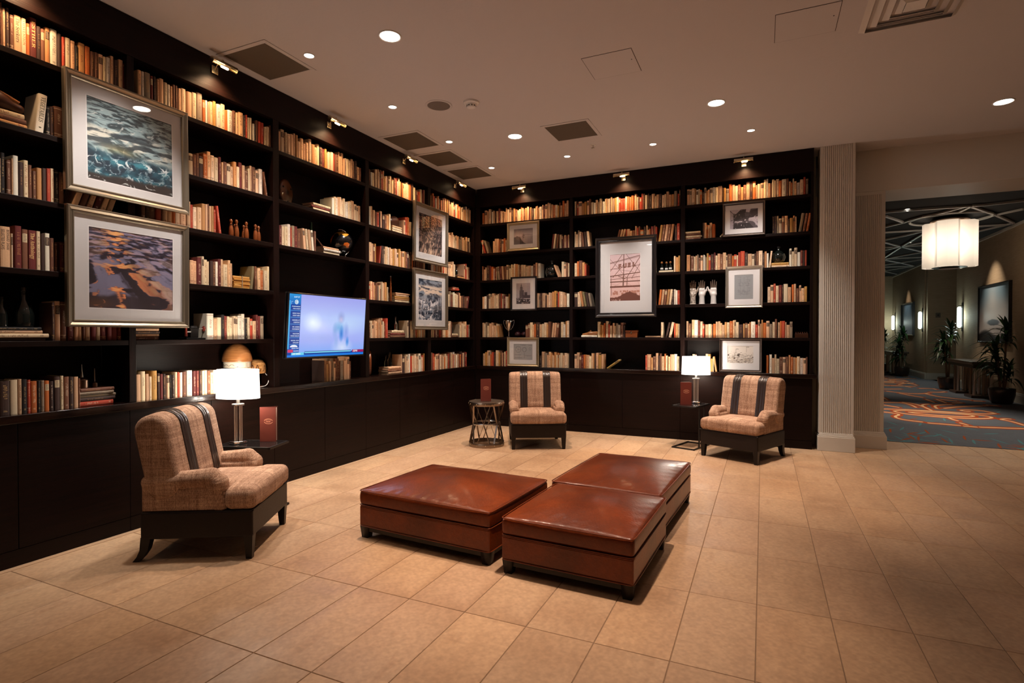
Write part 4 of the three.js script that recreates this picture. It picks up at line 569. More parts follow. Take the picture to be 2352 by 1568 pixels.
// ottomans
function ottoman(label, corners, seed) {                  // corners on the floor: front left, front right, back right, back left
  const [a, b, c, d] = corners, cx = (a[0] + b[0] + c[0] + d[0]) / 4, cz = (a[1] + b[1] + c[1] + d[1]) / 4, w = (Math.hypot(b[0] - a[0], b[1] - a[1]) + Math.hypot(c[0] - d[0], c[1] - d[1])) / 2, l = (Math.hypot(d[0] - a[0], d[1] - a[1]) + Math.hypot(c[0] - b[0], c[1] - b[1])) / 2;
  const o = thing('ottoman', label, 'ottoman', [cx, 0, cz], Math.atan2(-(b[1] - a[1]), b[0] - a[0]), 'cognac leather ottomans'), X = w / 2 - 0.004, Z = l / 2 - 0.004;
  mesh('base', rb(-X, X, 0.078, 0.214, -Z, Z, 0.012, 3), M.leather, o);
  mesh('under_frame', bx(-X + 0.015, X - 0.015, 0.045, 0.079, -Z + 0.015, Z - 0.015), M.legWood, o);
  const r = rng(seed), ph = r() * 9;
  const f = (x, y, z) => { const u = x / X, v = z / Z, cr = 0.07 * (1 - Math.abs(u) ** 2.2) * (1 - Math.abs(v) ** 2.2); const edge = ss(0.6, 1, Math.max(Math.abs(u), Math.abs(v))); const wr = 0.0012 * edge * Math.sin((x * 1.3 + z * 0.4) * 55 + ph) * Math.sin(z * 37 + ph); const top = y - 0.318 - cr - wr; const e = 0.022, bul = 0.004 * Math.sin(Math.PI * cl((y - 0.215) / 0.107)); const d2 = (() => { const q = 0.022, A = Math.abs(x) - X - bul + q, B = Math.abs(z) - Z - bul + q; return Math.hypot(Math.max(A, 0), Math.max(B, 0)) + Math.min(Math.max(A, B), 0) - q; })(); const wx = d2 + e, wy = Math.max(top, 0.216 - y) + e; return Math.min(Math.max(wx, wy), 0) + Math.hypot(Math.max(wx, 0), Math.max(wy, 0)) - e; };
  mesh('cushion', nets(f, [-X - 0.03, 0.19, -Z - 0.03], [X + 0.03, 0.4, Z + 0.03], 0.0115), M.leather, o, 'own');
  const q = 0.02, loop = (y, off) => { const P = []; const A = X + off, B = Z + off; for (const [sx, sz] of [[1, 1], [-1, 1], [-1, -1], [1, -1]]) for (let k = 0; k <= 4; k++) { const t = (Math.PI / 2) * (k / 4) + (sx > 0 && sz > 0 ? 0 : sx < 0 && sz > 0 ? 1 : sx < 0 ? 2 : 3) * Math.PI / 2; P.push([sx * (A - q) + Math.cos(t) * q, y, sz * (B - q) + Math.sin(t) * q]); } return tube(P, 0.0038, 6, 240, true); };
  mesh('piping', [loop(0.314, 0.001), loop(0.220, 0.001), loop(0.212, -0.002), loop(0.082, 0)], M.leather, o);
  for (const sx of [-1, 1]) for (const sz of [-1, 1]) mesh('leg', new THREE.CylinderGeometry(0.045, 0.033, 0.079, 4).rotateY(Math.PI / 4).translate(sx * (X - 0.035), 0.0395, sz * (Z - 0.035)), M.legWood, o);
}
ottoman('cognac leather ottoman on the left, nearest the tweed armchair', [[-2.415, -2.895], [-1.388, -2.835], [-1.43, -3.672], [-2.425, -3.715]], 3);
ottoman('small square cognac leather ottoman in the front corner', [[-1.335, -2.791], [-0.572, -2.757], [-0.558, -3.568], [-1.318, -3.612]], 4);
ottoman('cognac leather ottoman at the back right, behind the square one', [[-1.332, -3.640], [-0.56, -3.592], [-0.545, -4.648], [-1.325, -4.682]], 5);
// drum table of riveted metal straps
{
  const o = thing('drum_table', 'round riveted metal drum table with crossed straps', 'side table', [-3.07, 0, -5.98]);
  const band = (r, y0, y1) => lathe([[r - 0.006, y0], [r, y0], [r + 0.001, (y0 + y1) / 2], [r, y1], [r - 0.006, y1], [r - 0.006, y0]], 48);
  mesh('table_top', [band(0.215, 0.495, 0.54), lathe([[0, 0.538], [0.214, 0.538], [0.214, 0.532], [0, 0.532]], 48)], M.bronzeMetal, o);
  mesh('middle_ring', band(0.172, 0.262, 0.282), M.steel, o); mesh('bottom_ring', band(0.215, 0, 0.05), M.bronzeMetal, o);
  for (let k = 0; k < 12; k++) { const a = Math.floor(k / 2) * Math.PI / 3 + 0.25, e = (k % 2 ? 1 : -1) * 0.42; const P = (r, t, y) => [r * Math.cos(t), y, r * Math.sin(t)]; mesh('strap', bar(P(0.208, a + e, 0.50), P(0.168, a, 0.272), 0.02, 0.005), M.bronzeMetal, o); mesh('strap', bar(P(0.168, a, 0.272), P(0.208, a + e, 0.025), 0.02, 0.005), M.bronzeMetal, o); }
  mesh('rivet', [...Array(12)].flatMap((_, k) => [0.025, 0.518].map((y) => new THREE.SphereGeometry(0.006, 10, 8).translate(0.217 * Math.cos(k * Math.PI / 6 + 0.1), y, 0.217 * Math.sin(k * Math.PI / 6 + 0.1)))), M.brass, o);
}
// C-shaped side tables
function cTable(label, x, z, turn) {
  const o = thing('c_table', label, 'side table', [x, 0, z], turn), w = 0.142, l = 0.22, t = 0.016;
  const fr = (y0, y1) => [rb(-w, w, y0, y1, -l, -l + t, 0.002), rb(-w, w, y0, y1, l - t, l, 0.002), rb(-w, -w + t, y0, y1, -l, l, 0.002), rb(w - t, w, y0, y1, -l, l, 0.002)];
  mesh('base_frame', fr(0, t), M.blackMetal, o); mesh('top_frame', fr(0.492, 0.51), M.blackMetal, o);
  mesh('glass_top', rb(-w + t, w - t, 0.50, 0.509, -l + t, l - t, 0.001), std({ color: lin(0.01, 0.009, 0.009), roughness: 0.06 }), o);
  for (const s of [-0.07, 0.07]) mesh('post', rb(-w, -w + t, t, 0.492, s - t / 2, s + t / 2, 0.002), M.blackMetal, o);
}
cTable('black metal side table beside the nearest armchair', -3.587, -3.03, Math.atan2(0.444, -0.15) );
cTable('black metal side table left of the right armchair', -0.785, -6.93, Math.atan2(0.14, -0.44) + Math.PI * 0);
// table lamps
function tableLamp(label, x, z, turn) {
  const o = thing('table_lamp', label, 'lamp', [x, 0.51, z], turn);
  mesh('base', lathe([[0, 0], [0.062, 0], [0.064, 0.004], [0.064, 0.02], [0.06, 0.024], [0.03, 0.026], [0, 0.026]], 40), M.chrome, o);
  for (let k = 0; k < 4; k++) mesh('rod', cyl(0.0085, 0.0085, 0.27, 0.026 * Math.cos(k * Math.PI / 2 + 0.5), 0.025, 0.026 * Math.sin(k * Math.PI / 2 + 0.5), 16), M.steel, o);
  mesh('collar', [cyl(0.044, 0.044, 0.012, 0, 0.294, 0, 32), cyl(0.014, 0.012, 0.05, 0, 0.306, 0, 16), cyl(0.004, 0.004, 0.235, 0, 0.35, 0, 8), new THREE.SphereGeometry(0.008, 10, 8).translate(0, 0.588, 0)], M.steel, o);
  const sh = new THREE.CylinderGeometry(0.163, 0.17, 0.222, 64, 1, true).scale(1, 1, 0.62).translate(0, 0.461, 0);
  mesh('shade', sh, std({ color: lin(0.9, 0.87, 0.82), emissive: lin(1, 0.95, 0.88), emissiveIntensity: 2.0, roughness: 0.95, side: THREE.DoubleSide }), o);
  mesh('bulb', new THREE.SphereGeometry(0.03, 16, 12).translate(0, 0.45, 0), M.glow(1, 0.9, 0.75, 4), o);
  for (const [y, d] of [[0.36, -1], [0.56, 1]]) { const l = new THREE.PointLight(new THREE.Color(1, 0.88, 0.74), P_LAMP, 0, 2); l.position.set(0, y, 0); l.castShadow = true; l.shadow.radius = 2; l.name = 'lamp_light'; o.add(l); }
}
tableLamp('glowing white oval lamp beside the nearest armchair', -3.69, -2.985, Math.atan2(0.444, -0.15) + Math.PI / 2);
tableLamp('glowing white oval lamp by the right armchair', -0.745, -7.08, 0.15);
// menu folders with a gold emblem
{
  const face = canvasTex(256, 640, (c) => {
    c.fillStyle = '#6a2a1e'; c.fillRect(0, 0, 256, 640); const r = rng(8); for (let i = 0; i < 2600; i++) { c.fillStyle = r() < 0.5 ? '#74301f' : '#60241a'; c.fillRect(r() * 256, r() * 640, 2, 2); }
    c.strokeStyle = '#4e1a14'; c.lineWidth = 3; c.strokeRect(8, 8, 240, 624);
    c.strokeStyle = c.fillStyle = '#d99a7c'; c.lineWidth = 9; c.beginPath(); c.ellipse(136, 262, 66, 46, 0, Math.PI * 1.08, Math.PI * 1.92); c.stroke(); c.beginPath(); c.ellipse(136, 262, 66, 46, 0, Math.PI * 0.08, Math.PI * 0.92); c.stroke();
    c.lineWidth = 4; c.beginPath(); c.ellipse(136, 262, 46, 30, 0, Math.PI * 1.1, Math.PI * 1.9); c.stroke();
    for (let k = 0; k < 5; k++) c.fillRect(102 + k * 14, 252 + (k % 2) * 4, 9, 15); c.fillRect(100, 274, 72, 5);
  });
  const mat = std({ map: face, roughness: 0.5 }), plain = std({ color: new THREE.Color('#5c241a'), roughness: 0.5 });
  for (const [x, y, z, a, l] of [[-3.066, 0.54, -5.955, 0.35, 'on the metal drum table'], [-3.535, 0.51, -3.13, 0.42, 'on the side table by the nearest armchair'], [-0.835, 0.51, -6.86, 0.2, 'in front of the right lamp']]) {
    const o = thing('menu_folder', 'standing brown leather menu folder ' + l, 'menu', [x, y, z], a, 'menu folders');
    const cover = (t, s) => { const g = new THREE.BoxGeometry(0.128, 0.27, 0.004).translate(0.064, 0.135, 0); g.rotateY(t); return g; };
    const f = mesh('front_cover', cover(0, 1).translate(-0.064, 0, 0.002), mat, o, 'own'); const b = mesh('back_cover', cover(0.5, 1).translate(-0.064, 0, -0.001), plain, o);
    mesh('leaf', new THREE.BoxGeometry(0.12, 0.262, 0.001).translate(0.062, 0.135, 0).rotateY(0.25).translate(-0.062, 0, 0), std({ color: lin(0.7, 0.65, 0.55), roughness: 0.8 }), o);
  }
}

// ================================================================ PICTURES
// moulded frame swept around a rectangle; profile points are [inset from the outer edge, height above the wall]
function frameGeo(w, h, prof) {
  const pos = [], C = (d) => [[-w / 2 + d, -h / 2 + d], [w / 2 - d, -h / 2 + d], [w / 2 - d, h / 2 - d], [-w / 2 + d, h / 2 - d]];
  for (let i = 0; i < prof.length - 1; i++) { const a = C(prof[i][0]), b = C(prof[i + 1][0]), za = prof[i][1], zb = prof[i + 1][1]; for (let k = 0; k < 4; k++) { const j = (k + 1) % 4; const A = [...a[k], za], B = [...a[j], za], D = [...b[k], zb], E = [...b[j], zb]; pos.push(...A, ...B, ...E, ...A, ...E, ...D); } }
  const g = new THREE.BufferGeometry(); g.setAttribute('position', new THREE.Float32BufferAttribute(pos, 3)); g.computeVertexNormals(); return g;
}
function quadUV(w, h, z) { return new THREE.PlaneGeometry(w, h).translate(0, 0, z); }
function picture(wall, s0, s1, y0, y1, off, o) {
  const w = s1 - s0, h = y1 - y0, W = WALL[wall], fw = o.fw, d = o.depth || 0.035;
  const g = thing('framed_picture', o.label, 'picture', W.pos((s0 + s1) / 2, y0, off), 0, o.group);
  g.rotation.set(0, W.turn, 0); g.rotateX(o.tilt || 0);
  const up = (q) => q.translate(0, h / 2, 0);
  const prof = o.prof || [[0, 0], [0, d * 0.75], [fw * 0.12, d], [fw * 0.3, d * 0.96], [fw * 0.62, d * 0.62], [fw * 0.72, d * 0.6], [fw * 0.8, d * 0.72], [fw * 0.92, d * 0.7], [fw, d * 0.5], [fw, 0.008]];
  mesh('frame', up(frameGeo(w, h, prof)), o.frame, g);
  mesh('backing', bx(-w / 2 + 0.006, w / 2 - 0.006, 0.006, h - 0.006, 0, 0.006), M.black, g);
  const [pl, pr, pb, pt] = o.print;                        // print edges as fractions of the picture
  const px0 = -w / 2 + w * pl, px1 = -w / 2 + w * pr, py0 = h * pb, py1 = h * pt, zi = 0.0085, zm = 0.011, ix = w / 2 - fw + 0.004, iy0 = fw - 0.004, iy1 = h - fw + 0.004;
  mesh('print', new THREE.PlaneGeometry(px1 - px0 + 0.01, py1 - py0 + 0.01).translate((px0 + px1) / 2, (py0 + py1) / 2, zi), std({ map: o.tex, roughness: 0.6 }), g, 'own');
  mesh('mat_board', [bx(-ix, px0, iy0, iy1, 0.0095, zm), bx(px1, ix, iy0, iy1, 0.0095, zm), bx(px0, px1, iy0, py0, 0.0095, zm), bx(px0, px1, py1, iy1, 0.0095, zm)], o.mat || M.matBoard, g);
  const e = 0.006; mesh('mat_bevel', (frameGeo(px1 - px0 + 2 * e, py1 - py0 + 2 * e, [[0, 0.0112], [e * 0.7, 0.0112], [e, 0.009]]).translate((px0 + px1) / 2, (py0 + py1) / 2, 0)), M.matWhite, g);
  const pane = mesh('glass', bx(-ix, ix, iy0, iy1, 0.0135, 0.0140), M.glass, g); pane.castShadow = false;
  return g;
}
M.matBoard = std({ color: lin(0.64, 0.64, 0.65), roughness: 0.85 }); M.matWhite = std({ color: lin(0.80, 0.79, 0.80), roughness: 0.85 });
const brushed = gray(256, 256, (u, v) => fbm(u * 4, v * 60, 3, 4, 60), [3, 3]);
M.pewter = std({ color: lin(0.34, 0.29, 0.22), metalness: 0.9, roughness: 0.36, bumpMap: brushed, bumpScale: 0.0004, side: THREE.DoubleSide });
M.silverLeaf = std({ color: lin(0.55, 0.5, 0.43), metalness: 0.85, roughness: 0.38, bumpMap: brushed, bumpScale: 0.0004, side: THREE.DoubleSide });
M.goldLeaf = std({ color: lin(0.45, 0.37, 0.24), metalness: 0.85, roughness: 0.4, side: THREE.DoubleSide });
M.darkFrame = phy({ color: lin(0.012, 0.010, 0.011), roughness: 0.3, clearcoat: 0.5, side: THREE.DoubleSide });
M.brownFrame = phy({ color: lin(0.05, 0.032, 0.025), roughness: 0.35, clearcoat: 0.3, side: THREE.DoubleSide });

const ridge = (x, y, o = 4) => { let s = 0, a = 0.5, t = 0; for (let k = 0; k < o; k++) { const n = 1 - Math.abs(2 * vn(x, y) - 1); s += a * n * n; t += a; a *= 0.55; x = x * 2.03 + 17; y = y * 2.03 + 9; } return s / t; };
const waveTex = dataTex(768, 720, (u, v) => {              // breaking teal sea under a pale swell
  const y = 1 - v, far = (1 - y) ** 2, wx = u + 0.05 * (fbm(u * 6 + 3, y * 8, 3) - 0.5), yy = y + 0.05 * u, f = 26 + 46 * far, q = fbm(wx * 5 + 7, yy * 14, 3), n = fbm(wx * (5 + 9 * far) + 0.6 * q, yy * f + 2 * q, 5), r = ridge(wx * 7 + yy * 3, yy * f * 0.9 + 5 + 2 * q, 4);
  let c = mix3([40, 60, 68], [150, 176, 182], ss(0.34, 0.62, n)); c = mix3(c, [206, 214, 212], 0.8 * ss(0.62, 0.8, r) * ss(0.02, 0.2, y));
  const mid = ss(0.26, 0.40, y) * ss(0.66, 0.50, y); c = mix3(c, [222, 220, 206], mid * ss(0.36, 0.62, fbm(wx * 6 + 2 + q, yy * 16 + 3, 5)) * 0.9); c = mix3(c, [30, 44, 54], mid * 0.8 * ss(0.56, 0.42, fbm(wx * 5 + 1, yy * 20 + 8, 4)));
  c = mix3(c, [164, 150, 96], 0.5 * Math.exp(-((u - 0.36) ** 2 / 0.03 + (y - 0.57) ** 2 / 0.004)));
  const low = ss(0.55, 0.66, y + 0.05 * (fbm(u * 8, 4, 3) - 0.5) - 0.04 * u), w2 = fbm(wx * 9, yy * 14 + 7, 4), fm = ridge(wx * 12 + 2 + w2, yy * 15 + 2 * w2, 5), sw = 0.5 + 0.5 * Math.sin(y * 34 + 5 * fbm(u * 4, y * 3, 3));
  let d = mix3([12, 44, 62], [56, 132, 150], ss(0.3, 0.7, w2) * (0.4 + 0.6 * sw)); d = mix3(d, [224, 232, 234], ss(0.52, 0.72, fm) * (0.35 + 0.65 * sw)); c = mix3(c, d, low);
  const sand = ss(0.87, 0.93, y + 0.08 * (fbm(u * 5 + 8, 2, 3) - 0.5) - 0.03 + 0.05 * u); return mix3(c, mix3([46, 40, 40], [170, 178, 178], ss(0.66, 0.8, ridge(u * 9 + w2, y * 10, 4))), sand);
});
const sunsetTex = dataTex(768, 720, (u, v) => {            // dusk light broken up on rippled water
  const y = 1 - v, far = (1 - y) ** 1.5, f = 22 + 56 * far, q = fbm(u * 4 + 4, y * 12, 3), n = fbm(u * (4 + 9 * far) + 0.5 * q, y * f + 2.2 * q, 4), m = fbm(u * (3.2 + 8 * far) + 11 + 0.5 * q, y * f * 0.85 + 5 + 2.4 * q, 4);
  let c = mix3([38, 32, 50], [128, 126, 154], ss(0.38, 0.62, n));
  const path = 0.22 + 0.78 * Math.exp(-((u - 0.34 - 0.1 * (y - 0.5)) ** 2) / (0.02 + 0.2 * ss(0.35, 0.75, y)));
  c = mix3(c, mix3([226, 132, 88], [250, 190, 122], ss(0.5, 0.7, m)), cl(ss(0.49, 0.56, m) * path)); c = mix3(c, [206, 172, 188], 0.55 * ss(0.58, 0.66, n) * (1 - path) * ss(0.7, 0.3, y));
  c = mix3(c, [40, 30, 40], 0.9 * ss(0.50, 0.44, m) * ss(0.15, 0.5, y) * ss(0.56, 0.46, n)); c = mix3(c, [44, 32, 42], 0.85 * ss(0.80, 0.86, y + 0.10 * (fbm(u * 5, y * 6, 3) - 0.5)) * ss(0.56, 0.5, m)); return mix3(c, [104, 66, 40], 0.65 * Math.exp(-((u - 0.1) ** 2 / 0.03 + (y - 0.93) ** 2 / 0.004)));
});
const glitterTex = dataTex(448, 600, (u, v) => {           // low sun on brown water
  const y = 1 - v, f = 26 + 30 * (1 - y), q = fbm(u * 8, y * 14, 3), n = fbm(u * 18 + y * 8, y * f - u * 12 + q, 4), m = ridge(u * 16 + y * 8, y * f * 0.8 - u * 12 + q, 3), lit = Math.exp(-((u - 0.45 - 0.12 * (1 - y)) ** 2) / (0.03 + 0.12 * y)) * (0.25 + 0.75 * y);
  let c = mix3([40, 30, 34], [126, 102, 96], ss(0.42, 0.7, n)); c = mix3(c, [226, 192, 164], cl(lit * (0.3 + 1.0 * ss(0.3, 0.6, m)))); c = mix3(c, [200, 178, 150], 0.6 * ss(0.66, 0.8, m) * ss(0.35, 0.1, y)); return mix3(c, [30, 24, 28], 0.8 * ss(0.55, 0.42, n) * (1 - 0.6 * lit));
});
const foamTex = dataTex(448, 600, (u, v) => {
  const y = 1 - v, w = u + 0.12 * fbm(u * 5, y * 6, 3), n = fbm(w * 9, y * 18 + 3, 5), fm = ridge(w * 10 + 3, y * 10 + 2 * n, 5);
  let c = mix3([40, 50, 68], [136, 146, 160], ss(0.35, 0.66, n)); c = mix3(c, [222, 202, 184], ss(0.12, 0.2, y) * ss(0.44, 0.32, y) * ss(0.34, 0.55, fbm(w * 5 + 3, y * 22, 4)));
  c = mix3(c, [230, 228, 232], ss(0.46, 0.66, fm) * ss(0.4, 0.55, y) * ss(1.2, 0.65, u + 0.3 * (y - 0.5))); return mix3(c, [24, 36, 52], 0.85 * Math.exp(-((u - 0.8) ** 2 / 0.05 + (y - 0.8) ** 2 / 0.04)) * ss(0.75, 0.5, fm));
});
const G_SEA = 'large framed sea photographs';
picture('left', 1.945, 2.745, 2.245, 3.0, 0.024, { fw: 0.046, frame: M.pewter, print: [0.165, 0.855, 0.14, 0.835], tex: waveTex, tilt: -0.014, label: 'large framed photograph of breaking teal waves, top left', group: G_SEA });
picture('left', 1.947, 2.74, 1.40, 2.158, 0.02, { fw: 0.046, frame: M.pewter, print: [0.165, 0.855, 0.165, 0.845], tex: sunsetTex, tilt: 0.008, label: 'large framed photograph of sunset on rippled water, below the waves', group: G_SEA });
picture('left', 5.655, 6.45, 2.262, 3.0, 0.02, { fw: 0.046, frame: M.pewter, print: [0.155, 0.835, 0.17, 0.835], tex: glitterTex, tilt: 0.015, label: 'framed photograph of sunlit brown water near the corner', group: G_SEA });
picture('left', 5.65, 6.45, 1.413, 2.175, 0.02, { fw: 0.046, frame: M.pewter, print: [0.155, 0.84, 0.165, 0.845], tex: foamTex, tilt: 0.004, label: 'framed photograph of swirling sea foam near the corner', group: G_SEA });
// black and white photographs and drawings
const bw = (w, h, draw) => canvasTex(w, h, draw);
const grainy = (c, w, h, r, n = 9000, a = 0.14) => { c.globalAlpha = a; for (let i = 0; i < n; i++) { c.fillStyle = r() < 0.5 ? '#000' : '#fff'; c.fillRect(r() * w, r() * h, 1.5, 1.5); } c.globalAlpha = 1; };
const pierTex = bw(400, 300, (c, w, h) => { const r = rng(41), g = c.createLinearGradient(0, 0, 0, h); g.addColorStop(0, '#8d858c'); g.addColorStop(0.45, '#cfc7cc'); g.addColorStop(0.5, '#b5adb3'); g.addColorStop(1, '#8a8288'); c.fillStyle = g; c.fillRect(0, 0, w, h); c.fillStyle = '#5d565c'; c.fillRect(215, 122, 185, 6); c.fillStyle = '#6f686c'; c.beginPath(); c.moveTo(0, 160); c.lineTo(95, 145); c.lineTo(140, 160); c.lineTo(190, 300); c.lineTo(0, 300); c.fill(); c.fillStyle = '#403a40'; c.beginPath(); c.moveTo(128, 165); c.lineTo(205, 260); c.lineTo(260, 290); c.lineTo(130, 300); c.fill(); c.strokeStyle = '#4a444a'; c.lineWidth = 2; for (let k = 0; k < 26; k++) { c.beginPath(); c.arc(205 + 26 * (r() - 0.5), 145 + 70 * (r() - 0.5), 6 + 10 * r(), r() * 6, r() * 6 + 2); c.stroke(); } c.beginPath(); c.moveTo(130, 20); c.lineTo(180, 150); c.stroke(); c.fillStyle = '#3a353a'; c.fillRect(60, 138, 24, 14); grainy(c, w, h, r); });
const towerTex = bw(300, 430, (c, w, h) => { const r = rng(42); c.fillStyle = '#b9b0b6'; c.fillRect(0, 0, w, h); c.fillStyle = '#554d55'; for (const [x, y, ww, hh] of [[70, 150, 90, 230], [85, 80, 50, 90], [98, 40, 20, 60], [104, 15, 8, 40], [170, 190, 60, 120], [0, 300, 80, 130], [150, 250, 150, 60]]) c.fillRect(x, y, ww, hh); c.fillStyle = '#8a8088'; for (let y = 100; y < 360; y += 12) for (let x = 76; x < 156; x += 12) if (r() < 0.7) c.fillRect(x, y, 5, 7); c.fillStyle = '#3a343a'; c.fillRect(0, 330, w, 100); for (let k = 0; k < 40; k++) { c.fillStyle = ['#d8d0d4', '#2a252a', '#9a929a'][Math.floor(r() * 3)]; c.fillRect(r() * w, 300 + r() * 120, 10 + 40 * r(), 5 + 14 * r()); } c.strokeStyle = '#6c646a'; c.lineWidth = 2; for (let k = 0; k < 7; k++) { c.beginPath(); c.moveTo(0, 20 + k * 14); c.lineTo(w, 90 + k * 26); c.stroke(); } grainy(c, w, h, r); });
const planTex = bw(400, 300, (c, w, h) => { const r = rng(43); c.fillStyle = '#aeb0b2'; c.fillRect(0, 0, w, h); grainy(c, w, h, r, 12000, 0.08); c.strokeStyle = '#4c4c50'; c.lineWidth = 2.5; const circ = (x, y, q) => { c.beginPath(); c.arc(x, y, q, 0, 6.3); c.stroke(); }; circ(100, 105, 62); circ(100, 105, 50); for (let k = 0; k < 5; k++) { c.beginPath(); c.moveTo(100, 105); c.lineTo(100 + 50 * Math.cos(k * 1.257), 105 + 50 * Math.sin(k * 1.257)); c.stroke(); } circ(228, 108, 44); circ(228, 108, 36); circ(345, 90, 22); c.lineWidth = 4; for (const [x, y, l] of [[30, 205, 130], [30, 262, 150], [225, 220, 150]]) { c.beginPath(); c.moveTo(x, y); c.lineTo(x + l, y); c.stroke(); } c.beginPath(); c.moveTo(228, 175); c.lineTo(228, 265); c.stroke(); c.strokeRect(8, 8, w - 16, h - 16); c.lineWidth = 6; for (const [x, y, l] of [[180, 28, 80], [310, 28, 70]]) { c.setLineDash([7, 4]); c.beginPath(); c.moveTo(x, y); c.lineTo(x + l, y); c.stroke(); } });
const fuelTex = bw(420, 640, (c, w, h) => {
  const r = rng(44), g = c.createLinearGradient(0, 0, 0, h); g.addColorStop(0, '#dcc6cc'); g.addColorStop(1, '#d2aca4'); c.fillStyle = g; c.fillRect(0, 0, w, h);
  const L = (p, wd, col = '#6e4a40') => { c.strokeStyle = col; c.lineWidth = wd; c.beginPath(); c.moveTo(...p[0]); for (const q of p.slice(1)) c.lineTo(...q); c.stroke(); };
  L([[0, 120], [420, 30]], 8); L([[0, 130], [420, 44]], 4); L([[0, 205], [420, 158]], 6);
  c.save(); c.transform(1, -0.1, 0, 1, 0, 40); c.font = 'bold 74px sans-serif'; c.strokeStyle = '#7c4f40'; c.lineWidth = 9; c.textAlign = 'left'; let x = 118; for (const q of 'FUEL') { c.strokeText(q, x, 168); x += 64; } c.restore();
  L([[10, 230], [180, 0]], 7); L([[195, 0], [190, 420]], 10); L([[220, 0], [420, 260]], 5); L([[230, 330], [420, 40]], 8); L([[40, 320], [190, 150]], 7); L([[300, 340], [420, 130]], 6); L([[0, 60], [110, 180], [230, 330]], 4); L([[60, 200], [330, 250]], 3);
  L([[0, 300], [420, 258]], 12); L([[0, 345], [420, 316]], 7); L([[0, 378], [420, 372]], 14); L([[0, 445], [420, 442]], 22, '#6a3f34'); L([[190, 300], [185, 440]], 16); L([[240, 320], [236, 440]], 9); L([[20, 300], [24, 560]], 6); L([[215, 340], [120, 300]], 8);
  for (let k = 0; k < 16; k++) L([[r() * w, 250 + r() * 250], [r() * w, 250 + r() * 250]], 1.5, '#8c6456');
  c.fillStyle = '#b07c6c'; for (let k = 0; k < 22; k++) c.fillRect(r() * w, 490 + r() * 50, 12 + 30 * r(), 10 + 30 * r());
  c.fillStyle = '#6b3c30'; c.beginPath(); c.moveTo(0, 590); for (let k = 0; k <= 20; k++) c.lineTo(k * 21, 600 - 78 * Math.exp(-(((k - 13) / 6) ** 2)) - 12 * r()); c.lineTo(w, h); c.lineTo(0, h); c.fill(); c.fillStyle = '#e2c8c0'; for (let k = 0; k < 16; k++) c.fillRect(20 + r() * 150, 606 + r() * 20, 4, 14); grainy(c, w, h, r, 16000, 0.08);
});
const engineTex = bw(480, 320, (c, w, h) => { const r = rng(45); c.fillStyle = '#5a525a'; c.fillRect(0, 0, w, h); const P = (col, ...p) => { c.fillStyle = col; c.beginPath(); p.forEach(([x, y], i) => (i ? c.lineTo(x, y) : c.moveTo(x, y))); c.fill(); }; P('#c9c0cc', [0, 0], [200, 0], [190, 90], [60, 60]); P('#b5acb8', [0, 20], [60, 70], [70, 320], [0, 320]); P('#2c272d', [200, 0], [270, 0], [260, 130], [80, 190], [60, 110]); P('#dcd4de', [280, 0], [360, 0], [330, 60], [275, 50]); P('#3c363d', [360, 40], [480, 10], [480, 130], [300, 150]); P('#e2dae4', [320, 150], [480, 135], [480, 185], [310, 180]); P('#cfc6d0', [300, 190], [480, 175], [480, 300], [400, 210]); P('#241f25', [70, 230], [330, 225], [420, 320], [60, 320]); c.fillStyle = '#f0eaf2'; c.beginPath(); c.arc(265, 175, 22, 0, 6.3); c.fill(); c.fillStyle = '#d8d2da'; c.fillRect(95, 190, 120, 20); for (let k = 0; k < 60; k++) { c.fillStyle = ['#f2ecf4', '#1c181d', '#8c848e'][Math.floor(r() * 3)]; c.save(); c.translate(r() * w, r() * h); c.rotate(r() * 3); c.fillRect(0, 0, 6 + 34 * r(), 2 + 7 * r()); c.restore(); } for (let k = 0; k < 10; k++) { c.strokeStyle = '#1d191e'; c.lineWidth = 5; c.beginPath(); c.arc(120 + r() * 180, 130 + r() * 60, 10 + 18 * r(), 0, 6.3); c.stroke(); } grainy(c, w, h, r); });
const schemeTex = bw(320, 420, (c, w, h) => { const r = rng(46); c.fillStyle = '#9ea2a6'; c.fillRect(0, 0, w, h); grainy(c, w, h, r, 9000, 0.06); c.strokeStyle = '#5c6064'; c.lineWidth = 2; for (const y of [40, 90, 120, 185, 280, 300, 325]) { c.beginPath(); c.moveTo(60, y); c.lineTo(110 + 60 * r(), y); c.moveTo(190, y); c.lineTo(265, y); c.stroke(); } c.strokeRect(140, 275, 40, 55); c.strokeRect(90, 140, 60, 50); c.strokeRect(200, 140, 40, 50); for (let k = 0; k < 14; k++) { c.beginPath(); c.arc(60 + r() * 200, 90 + r() * 240, 4 + 10 * r(), 0, 6.3); c.stroke(); } for (const x of [105, 165, 225]) { c.beginPath(); c.moveTo(x, 40); c.lineTo(x, 350); c.stroke(); } });
